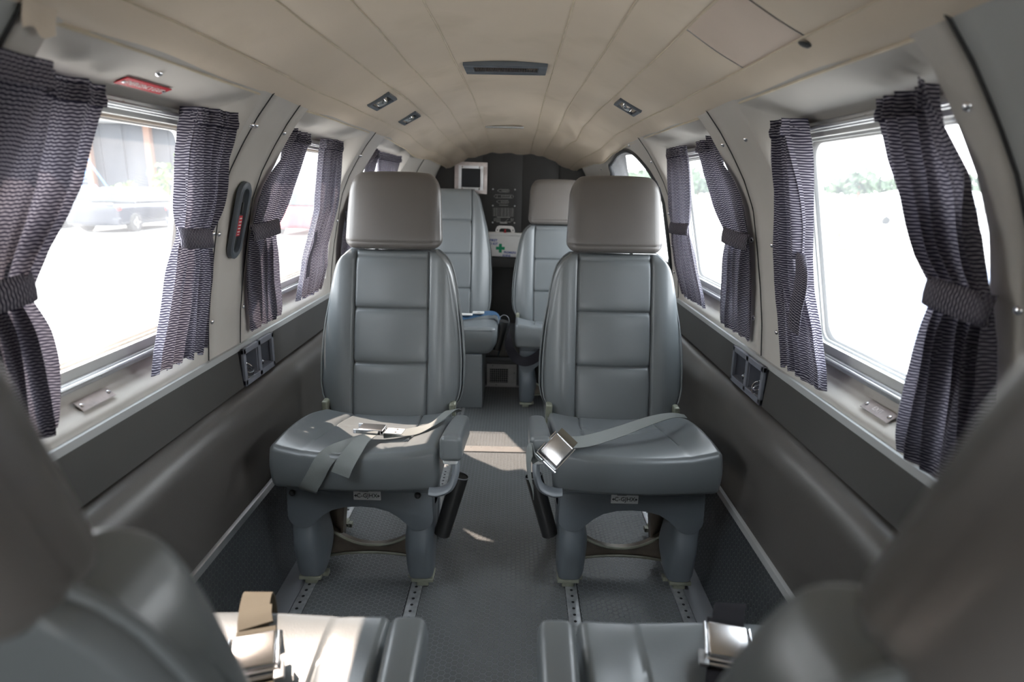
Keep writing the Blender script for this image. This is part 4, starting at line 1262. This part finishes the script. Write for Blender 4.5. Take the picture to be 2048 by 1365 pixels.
        ob('plane_mark', join(*pl3), M['ink'], pl_, False)
        ob('tag_smudge', box((px - .008, .0300, .318), (.026, .004, .010), .002), M['ink'], pl_)
    if knob:
        for kx in knob:
            ob('recline_knob', join(lathe((kx, .030, .306), (0, 0, 1), [(-.009, .001), (-.0075, .005), (-.004, .008), (0, .009), (.004, .008), (.0075, .005), (.009, .001)], 14), cyl((kx, .034, .31), (kx + .002, .02, .37), .0012, n=6)), M['blackp'], t)
    # belt anchor eyelet on the back corner
    return t
FY = 1.425
cabin_seat((-.357, FY, 0), 0, 1, 'middle left grey vinyl seat facing the camera, armrest on the aisle', knob=(.155, -.175))
cabin_seat((.365, FY + .01, 0), 0, -1, 'middle right grey vinyl seat facing the camera, big lift buckle on its corner')
cabin_seat((.262, 2.87, 0), 0, -1, 'right rear grey vinyl seat with headrest, half hidden behind the middle right seat', tube_holder=False, placard=False, arm=None)
cabin_seat((-.352, .815, 0), PI, -1, 'near left grey vinyl seat seen from behind, facing aft', slope=.31, dyb=-.125, hd=(.010, -.035), placard=False, tube_holder=False, arm=.115)
cabin_seat((.365, .815, 0), PI, 1, 'near right grey vinyl seat seen from behind, leaning back', slope=.42, dyb=-.11, bz=.022, hd=(-.004, -.030), arm=.115, placard=False, tube_holder=False)
# left rear bench seat: box base, thick cushion, tall back without a headrest
bs = empty('bench_seat', (-.325, 2.88, 0)); setp(bs, 'left rear vinyl seat on a solid box base with a tall back and no headrest', 'seat')
bx = ob('box_base', rbox((.205, .17, .143), .008, 2, 3, deform=lambda v: Vector((v.x + .005, v.y + .205, v.z + .144))), M['seat'], bs)
ob('base_piping', tube([(.208, .037, .004 + .28 * k / 8) for k in range(9)], .002, 6), M['vinyl_w'], bx)
ob('seat_cushion', rbox((.262, .22, .072), .030, 1, 4, lambda v: Vector((v.x * (1 - .10 * ss(.0, -.072, v.z) * (v.y < 0)) + .02, v.y + .22 - .012 * math.cos(v.x / .262 * PI / 2) + .03 * ss(.03, -.072, v.z) * (v.y < -.1), v.z + .358 - .02 * (v.y + .2) / .4)), ns=(16, 12, 6)), M['seat'], bs)
ob('cushion_piping', tube(smoothpts([(-.236, -.004, .418), (-.1, -.016, .420), (.02, -.018, .421), (.14, -.016, .420), (.262, .0, .418), (.276, .03, .418), (.276, .38, .40)], 5), .002, 6), M['vinyl_w'], bs)
bb = me_obj('backrest', back_mesh(.2476, True), M['seat'], bs)
ob('back_piping', tube(back_edge(.2476, -.020, True, .006), .0025, 6), M['vinyl_w'], bb)

# ================================================================== belts
def buckle(name_parent, o, x, z, wd=.048, ln=.056, m='buckle', strap='web_o'):
    """lift-latch airline buckle at o: local x across the strap, local y along it, z outwards"""
    mtx = frame_m(o, x, z)
    h = []
    lid = rbox((wd / 2, ln / 2, .0045), .004, 2, 3, deform=lambda v: Vector((v.x, v.y, v.z + .010 - .006 * (v.y / (ln / 2)) ** 2 * (v.y < 0))))
    ob('buckle_lid', xf(lid, mtx), M[m], name_parent)
    fr = join(box((-wd / 2 - .003, 0, .004), (.003, ln * 1.06, .014), .001), box((wd / 2 + .003, 0, .004), (.003, ln * 1.06, .014), .001), box((0, -ln / 2 - .004, .002), (wd + .006, .004, .008), .001), box((0, 0, -.001), (wd, ln * .98, .003), .001))
    ob('buckle_frame', xf(fr, mtx), M['chrome'], name_parent)
    ob('buckle_bar', xf(cyl((-wd / 2 - .004, -ln / 2 - .010, .001), (wd / 2 + .006, -ln / 2 - .010, .001), .003, n=8), mtx), M['chrome'], name_parent)
    ob('strap_end', xf(box((0, ln / 2 + .008, .001), (wd * .92, .022, .005), .001), mtx), M[strap], name_parent)
    return mtx
# middle left seat: pale grey
b1 = empty('seat_belt', (-.36, 1.55, .44)); L1 = Vector(b1.location); setp(b1, 'pale grey lap belt lying across the middle left seat and hanging over its front edge', 'seat belt', 'lap belts')
def rel(P, L_): return [Vector(p) - L_ for p in P]
ob('webbing', ribbon(rel([(-.130, 1.80, .41), (-.140, 1.70, .452), (-.175, 1.62, .445), (-.225, 1.575, .437), (-.275, 1.545, .440), (-.305, 1.535, .440)], L1), [(-.2, .3, 1)] * 3 + [(0, -.1, 1)] * 3, [.03, .034, .040, .040, .036, .036], k=7), M['web_g'], b1)
ob('webbing', ribbon(rel([(-.345, 1.525, .440), (-.375, 1.475, .444), (-.400, 1.432, .444), (-.425, 1.402, .425), (-.447, 1.396, .385), (-.470, 1.403, .345), (-.478, 1.43, .325)], L1), [(0, 0, 1), (0, -.1, 1), (0, -.4, 1), (0, -1, .5), (0, -1, .0), (0, -1, .0), (0, -1, -.3)], .045, k=7), M['web_g'], b1)
ob('webbing', ribbon(rel([(-.335, 1.52, .449), (-.345, 1.46, .456), (-.352, 1.415, .450), (-.368, 1.388, .425), (-.380, 1.380, .398)], L1), [(0, 0, 1), (0, -.1, 1), (0, -.4, 1), (0, -1, .5), (.1, -1, .1)], [.040, .042, .046, .046, .046], k=7), M['web_g'], b1)
mt1 = frame_m(Vector((-.322, 1.535, .450)) - L1, (.10, 1, .0), (0, -.05, 1))
ob('buckle_lid', xf(rbox((.020, .034, .003), .0028, 2, 3, lambda v: Vector((v.x, v.y + .012, v.z + .010))), mt1), M['buckle'], b1)
ob('buckle_frame', xf(join(box((0, 0, .001), (.044, .050, .004), .001), box((-.021, .02, .006), (.003, .075, .012), .001), box((.021, .02, .006), (.003, .075, .012), .001)), mt1), M['chrome'], b1)
ob('buckle_tongue', xf(box((0, -.048, .004), (.036, .052, .003), .001), mt1), M['frame'], b1)
for q in (-.01, .01): ob('tongue_hole', xf(lathe((q, -.055, .0056), (0, 0, 1), [(0, .003), (.0003, .003)], 8), mt1), M['ink'], b1)
# middle right seat: pale grey, big buckle on the arm rest corner
b2_ = empty('seat_belt', (.32, 1.52, .46)); L2 = Vector(b2_.location); setp(b2_, 'pale grey lap belt across the middle right seat with a brushed lift buckle', 'seat belt', 'lap belts')
ob('webbing', ribbon(rel([(.553, 1.70, .448), (.50, 1.650, .470), (.43, 1.600, .474), (.33, 1.540, .462), (.25, 1.485, .460), (.205, 1.455, .466), (.178, 1.435, .474)], L2), [(.2, -.5, 1), (0, -.5, 1), (0, -.4, 1), (0, -.3, 1), (0, -.3, 1), (0, -.4, 1), (-.1, -.5, 1)], [.014, .020, .030, .040, .044, .045, .045], k=8), M['web_g'], b2_)
bo2 = Vector((.150, 1.376, .478)) - L2
mt2 = buckle(b2_, bo2, (.72, -.28, -.60), (-.10, -.85, .62), .057, .062)
ob('webbing', ribbon(rel([(.110, 1.372, .452), (.098, 1.358, .470), (.090, 1.352, .490), (.084, 1.36, .47), (.086, 1.375, .42), (.094, 1.39, .37), (.10, 1.42, .34)], L2), [(-.4, -1, .5), (-1, -.6, .2), (-1, -.3, 0), (-1, -.3, 0), (-1, -.3, 0), (-1, -.3, 0), (-1, 0, 0)], .038, k=6), M['web_g'], b2_)
# near left seat: olive with a big buckle
b3 = empty('seat_belt', (-.31, .70, .45)); L3 = Vector(b3.location); setp(b3, 'olive lap belt with a bright lift buckle on the sunlit near left cushion', 'seat belt', 'lap belts')
mt3 = buckle(b3, Vector((-.303, .702, .468)) - L3, (.93, .30, .0), (.05, -.10, 1), .058, .056)
ob('webbing', ribbon(rel([(-.322, .745, .462), (-.338, .782, .461), (-.352, .822, .460), (-.362, .858, .452), (-.366, .878, .42), (-.366, .880, .36)], L3), [(0, -.05, 1)] * 3 + [(0, .6, 1), (0, 1, .2), (0, 1, 0)], .044, k=7), M['web_o'], b3)
ob('webbing', ribbon(rel([(-.324, .760, .468), (-.333, .778, .470), (-.341, .800, .468)], L3), [(0, -.05, 1)] * 3, .046, th=.004, k=5), M['web_o'], b3)
ob('webbing', ribbon(rel([(-.290, .672, .462), (-.278, .645, .458), (-.262, .60, .452), (-.25, .54, .445), (-.20, .48, .43)], L3), [(0, -.05, 1)] * 5, .044, k=6), M['web_o'], b3)
ob('latch_tab', xf(box((.034, -.034, .002), (.014, .028, .006), .002), mt3), M['steel'], b3)
# near right seat: black
b4 = empty('seat_belt', (.37, .74, .45)); L4 = Vector(b4.location); setp(b4, 'black lap belt with a chrome lift buckle on the near right cushion', 'seat belt', 'lap belts')
mt4 = buckle(b4, Vector((.357, .742, .468)) - L4, (.95, -.22, .0), (0, -.12, 1), .056, .056, strap='web_k')
ob('webbing', ribbon(rel([(.372, .785, .462), (.386, .822, .459), (.402, .856, .452), (.412, .878, .42), (.416, .882, .36)], L4), [(0, -.05, 1)] * 2 + [(0, .6, 1), (0, 1, .2), (0, 1, 0)], .046, k=7), M['web_k'], b4)
ob('webbing', ribbon(rel([(.345, .712, .462), (.332, .68, .458), (.315, .63, .452), (.30, .57, .445), (.27, .50, .43)], L4), [(0, -.05, 1)] * 5, .046, k=6), M['web_k'], b4)
ob('latch_tab', xf(box((-.034, -.030, .002), (.014, .026, .006), .002), mt4), M['steel'], b4)
# rear left: blue with a metal clasp
b5 = empty('seat_belt', (-.17, 3.08, .44)); L5 = Vector(b5.location); setp(b5, 'blue lap belt with a silver clasp lying on the left rear bench cushion', 'seat belt', 'lap belts')
ob('webbing', ribbon(rel([(-.45, 3.05, .438), (-.33, 3.05, .438), (-.25, 3.06, .438), (-.19, 3.09, .440), (-.13, 3.13, .446), (-.08, 3.15, .446), (-.045, 3.13, .435), (-.035, 3.10, .40), (-.03, 3.10, .30), (-.04, 3.12, .23)], L5), [(0, -.5, 1)] * 6 + [(1, -.3, .6), (1, -.2, 0), (1, -.2, 0), (1, -.2, 0)], .038, k=6), M['web_b'], b5)
ob('clasp', join(box((-.035, .00, .012), (.060, .034, .006), .002), box((.022, .04, .014), (.060, .036, .008), .002)), M['frame'], b5)
ob('clasp_slot', box((.026, .02, .0185), (.014, .004, .001)), M['ink'], b5)
ch = empty('stowage_tube', (-.012, 3.06, .425)); setp(ch, 'dark tube with a pale rim hung on the aisle side of the left rear bench', 'tube holder')
ob('tube_body', lathe((0, 0, 0), (-.25, .1, -1), [(0, .024), (.16, .022), (.165, 0)], 20), M['blackp'], ch)
ob('rim', tube([(.026 * math.cos(2 * PI * k / 24), -.004, .002 + .030 * math.sin(2 * PI * k / 24)) for k in range(24)], .0016, 6, closed=True), M['shell2'], ch)
# rear right: black belt looping under the seat
b6 = empty('seat_belt', (.09, 2.86, .31)); L6 = Vector(b6.location); setp(b6, 'black lap belt drooping under the front of the right rear seat', 'seat belt', 'lap belts')
ob('webbing', ribbon(rel([(.018, 2.95, .42), (.012, 2.885, .39), (.018, 2.862, .345), (.042, 2.852, .30), (.080, 2.848, .275), (.125, 2.850, .280), (.175, 2.855, .315), (.215, 2.858, .36)], L6), [(-1, -.6, 0), (-1, -.8, 0), (-.6, -1, .2), (-.4, -1, .5), (0, -1, .5), (.3, -1, .3), (.3, -1, .3), (0, -1, .3)], .046, k=7), M['web_k'], b6)

# ================================================================== outside
GZ = -.70
gm = mat('sunlit_apron_concrete', (.42, .41, .39), .9, var=.05, vscale=.15, stain=((.36, .35, .34), .4, .55, .5))
g = ob('ground', grid(lambda u, v: (-400 + 800 * u, -200 + 600 * v, GZ), 4, 4), gm, smooth=False); setp(g, kind='structure')
X_ = {}
X_['hangar'] = mat('dark_hangar_cladding', (.06, .065, .08), .8, var=.1, vscale=.5)
X_['leaf'] = mat('bright_leaves', (.10, .17, .05), .8, var=.4, vscale=3)
X_['tree'] = mat('hazy_tree_green', (.05, .08, .04), .9, var=.4, vscale=.3)
X_['rust'] = mat('rusty_post_paint', (.24, .13, .09), .8)
X_['lad'] = mat('blue_ladder_paint', (.06, .22, .55), .5)
X_['carp'] = mat('black_car_paint', (.02, .024, .035), .2, var=.02)
X_['carg'] = mat('silver_car_paint', (.35, .37, .40), .25, var=.02)
X_['carr'] = mat('red_car_paint', (.40, .04, .05), .25, var=.02)
X_['glass'] = mat('car_glass', (.02, .025, .03), .08, var=.02)
X_['tail'] = mat('tail_light_red', (.50, .02, .02), .25)
X_['tyre'] = mat('tyre_rubber', (.02, .02, .02), .7)
X_['plane'] = mat('white_aircraft_paint', (.70, .70, .70), .3)
X_['yel'] = mat('yellow_paint', (.65, .42, .04), .5)
X_['nac'] = mat('blue_grey_aircraft_paint', (.16, .20, .30), .35)

def car(x, y, paint, label, group):
    t = empty('car', (x, y, GZ)); setp(t, label, 'car', group)
    Lh, Wh = 2.4, .92
    def bodyf(v):
        yy = v.y; tt = yy / Lh
        z = v.z + .62
        ztop = .95 - .12 * ss(.2, 1, tt) - .04 * ss(-.7, -1, tt)
        if v.z > 0: z = .62 + (ztop - .62) * (v.z / .38)
        xx = v.x * (1 - .10 * abs(tt) ** 3)
        return (xx, yy * (1 - .03 * (v.x / Wh) ** 2), z)
    ob('body', rbox((Wh, Lh, .38), .16, 1, 4, bodyf, ns=(8, 16, 4)), paint, t)
    def cab(v):
        f = (v.z + .27) / .54; z = .95 + f * .50
        return (v.x * (1 - .24 * f), (v.y * (1 - .36 * f) + .05 - .1 * f) , z)
    ob('cabin_glass', rbox((.80, 1.35, .27), .10, 1, 4, cab, ns=(6, 8, 4)), X_['glass'], t)
    ob('roof', rbox((.58, .72, .035), .03, 1, 3, lambda v: (v.x, v.y - .05, v.z + 1.44 - .05 * (v.y / .7) ** 2), ns=(4, 4, 1)), paint, t)
    for q in (-1, 1):
        ob('pillar', tube([(q * .79, 1.30, .97), (q * .60, .70, 1.43), (q * .59, -.75, 1.43), (q * .78, -1.25, .97)], .035, 6), paint, t)
        for yy in (-1.45, 1.42):
            wv = lathe((q * .80, yy, .33), (q, 0, 0), [(-.09, .33), (.09, .33), (.11, .30), (.11, .22)], 24)
            wh = ob('wheel', wv, X_['tyre'], t)
            ob('hub_cap', join(lathe((q * .90, yy, .33), (q, 0, 0), [(0, .21), (.01, .20), (.0, .04), (.015, .0)], 20), *[box((q * .915, yy + .11 * math.cos(a), .33 + .11 * math.sin(a)), (.01, .03, .18), .004, Matrix.Rotation(-(a - PI / 2), 3, 'X')) for a in [2 * PI * k / 5 for k in range(5)]]), M['alu'], wh)
        ob('tail_light', rbox((.22, .06, .075), .04, 1, 3, lambda v, q=q: (v.x + q * .66, v.y - 2.30 + .10 * abs(v.x / .22 * q + 1) ** 2 * .3, v.z + .80 + .03 * v.x * q / .22)), X_['tail'], t)
    ob('number_plate', box((0, -2.37, .52), (.36, .02, .17), .01), M['white'], t)
    ob('bumper', rbox((.86, .10, .12), .05, 1, 3, lambda v: (v.x, v.y - 2.30 + .05 * (v.x / .86) ** 2, v.z + .40)), paint, t)
    ob('boot_spoiler', rbox((.68, .05, .02), .018, 1, 3, lambda v: (v.x, v.y - 2.22, v.z + .95)), paint, t)
    return t
car(-13.85, 22.6, X_['carp'], 'dark saloon car parked tail towards the cabin, through the front left window', 'cars parked by the hangar')
car(-10.95, 23.2, X_['carp'], 'dark saloon car at the right edge of the front left window, beside the curtain', 'cars parked by the hangar')
car(-16.9, 23.6, X_['carg'], 'silver car half hidden behind the near left curtain', 'cars parked by the hangar')
car(-7.4, 23.0, X_['carr'], 'red car showing through the middle left window', 'cars parked by the hangar')
hg = empty('hangar', (-34, 42, GZ)); setp(hg, 'long dark open-fronted hangar behind the parked cars', 'building')
ob('wall', box((0, 4, 2.6), (30, 8, 5.2)), X_['hangar'], hg, False)
ob('roof_fascia', box((0, -.4, 5.5), (31, 9.4, .55), .05), X_['plane'], hg)
for k in range(8): ob('post', box((-14 + k * 4.0, -.5, 2.6), (.40, .40, 5.2), .03), X_['rust'], hg)
for k in range(20): ob('cladding_rib', box((-14.5 + k * 1.5, -.04, 2.6), (.12, .08, 5.1)), X_['hangar'], hg, False)
hb = empty('hangar', (-13, 60, GZ)); setp(hb, 'pale distant hangar seen between the curtains of the middle left window', 'building')
ob('wall', box((0, 4, 3.0), (20, 8, 6.0)), X_['carr'], hb, False); ob('roof', box((0, 4, 6.2), (21, 9, .5), .05), X_['plane'], hb)
for k in range(4): ob('door_leaf', box((-7.5 + k * 5, -.06, 2.4), (4.6, .1, 4.8), .02), X_['plane'], hb)
ld = empty('step_ladder', (-21.2, 30, GZ)); setp(ld, 'tall blue rolling maintenance ladder in front of the hangar', 'ladder')
for q in (-.45, .45):
    ob('side_rail', tube([(1.5, q, 0), (-.5, q, 3.4)], .045, 6), X_['lad'], ld); ob('rear_leg', tube([(-1.2, q, 0), (-.6, q, 3.4)], .045, 6), X_['lad'], ld)
    ob('hand_rail', tube([(1.6, q, .9), (-.5, q, 4.3), (-1.2, q, 4.3), (-1.2, q, 3.4)], .035, 6), X_['lad'], ld)
for k in range(9): ob('tread', box((1.35 - k * .22, 0, .30 + k * .37), (.26, .9, .04), .01), X_['lad'], ld)
for z in (.5, 1.6, 2.7): ob('cross_bar', tube([(1.4 - z * .55, .45, z), (-1.1 + z * .15, .45, z)], .03, 6), X_['lad'], ld)

def bush(name, x, y, r, h, label, cat, mt_, group, n=260, gz=GZ):
    t = empty(name, (x, y, gz)); setp(t, label, cat, group)
    rnd = random.Random(int(x * 13 + y)); V, Fc = [], []
    for k in range(n):
        a = rnd.uniform(0, 2 * PI); e = rnd.uniform(-.5, 1); rr = rnd.uniform(.55, 1)
        p = Vector((r * rr * math.cos(a) * math.sqrt(max(.05, 1 - e * e)), r * rr * math.sin(a) * math.sqrt(max(.05, 1 - e * e)), h * .5 + e * h * .5 * rr))
        s = r * rnd.uniform(.12, .26); u = Vector((rnd.gauss(0, 1), rnd.gauss(0, 1), rnd.gauss(0, 1))).normalized(); w_ = u.orthogonal().normalized()
        q = len(V); V += [p + u * s, p + w_ * s, p - u * s, p - w_ * s]; Fc.append((q, q + 1, q + 2, q + 3))
    f = ob('foliage', (V, Fc), mt_, t, False); f['kind'] = 'stuff'
    ob('stem', cyl((0, 0, 0), (0, 0, h * .6), r * .06, r * .03, 8), X_['rust'], t)
bush('shrub', -16.4, 29.5, .8, 2.6, 'spindly green shrub rising behind the parked cars', 'shrub', X_['leaf'], 'shrubs behind the cars', 120)
bush('shrub', -15.0, 28.8, .7, 3.2, 'tall green shrub beside the curtain in the front left window', 'shrub', X_['leaf'], 'shrubs behind the cars', 150)
bush('shrub', -18.4, 29.5, .9, 1.7, 'low green shrub left of the parked cars', 'shrub', X_['leaf'], 'shrubs behind the cars', 110)
rnd = random.Random(3)
for k in range(44):
    x = 14 + k * 6.4
    bush('tree', x, 145 + 16 * (k % 2), 5.3, 6.0 + rnd.uniform(-1.2, 1.6), 'hazy green tree in the far line beyond the apron', 'tree', X_['tree'], 'trees beyond the apron', 130, GZ - .5)
# parked aeroplane across the apron
ap = empty('parked_aeroplane', (25, 36, GZ)); setp(ap, 'white twin aeroplane parked across the apron beyond the right windows', 'aeroplane')
ob('fuselage', lathe((-5, 0, 1.3), (1, 0, 0), [(0, .08), (.6, .42), (1.8, .68), (5, .72), (8, .45), (10.5, .12), (10.6, 0)], 20), X_['plane'], ap)
ob('wing', rbox((.8, 6.5, .08), .07, 1, 3, lambda v: (v.x * (1 - .4 * abs(v.y) / 6.5) - .4, v.y, v.z + 1.0 + .07 * abs(v.y)), ns=(2, 10, 1)), X_['plane'], ap)
ob('tail_fin', extr([(4.0, 1.7), (4.9, 3.3), (5.5, 3.3), (5.5, 1.5)], (-.06, .06)), X_['nac'], ap)
ob('tail_plane', box((5.0, 0, 1.7), (.8, 3.6, .08), .03), X_['plane'], ap)
for q in (-1.7, 1.7):
    ob('engine', lathe((-2.2, q, 1.1), (1, 0, 0), [(0, .1), (.2, .32), (1.6, .32), (2.4, .05)], 14), X_['nac'], ap); ob('main_wheel', lathe((-.4, q - .1, .3), (0, 1, 0), [(0, .28), (.2, .28)], 14), X_['tyre'], ap)
ob('nose_leg', join(cyl((-3.8, 0, .25), (-3.8, 0, 1.0), .05), lathe((-3.8, -.08, .22), (0, 1, 0), [(0, .22), (.16, .22)], 12)), X_['tyre'], ap)
# yellow stand
ys = empty('tow_stand', (10.05, 19.6, GZ)); setp(ys, 'slim yellow stand on the apron seen through the front right window', 'stand')
ob('base', box((0, 0, .05), (.85, .5, .08), .02), X_['yel'], ys); ob('post', tube([(.1, 0, .08), (.22, 0, 1.0)], .05, 8), X_['yel'], ys); ob('brace', tube([(-.25, 0, .08), (.17, 0, .6)], .03, 6), X_['yel'], ys)
# own wing engine
en = empty('engine_nacelle', (3.0, 3.45, GZ)); setp(en, 'blue grey engine nacelle of this aircraft beyond the near right curtain', 'engine')
ob('cowling', lathe((0, -.9, .95), (0, 1, 0), [(0, .12), (.12, .30), (.5, .42), (1.2, .42), (2.0, .22), (2.4, .02)], 28), X_['nac'], en)
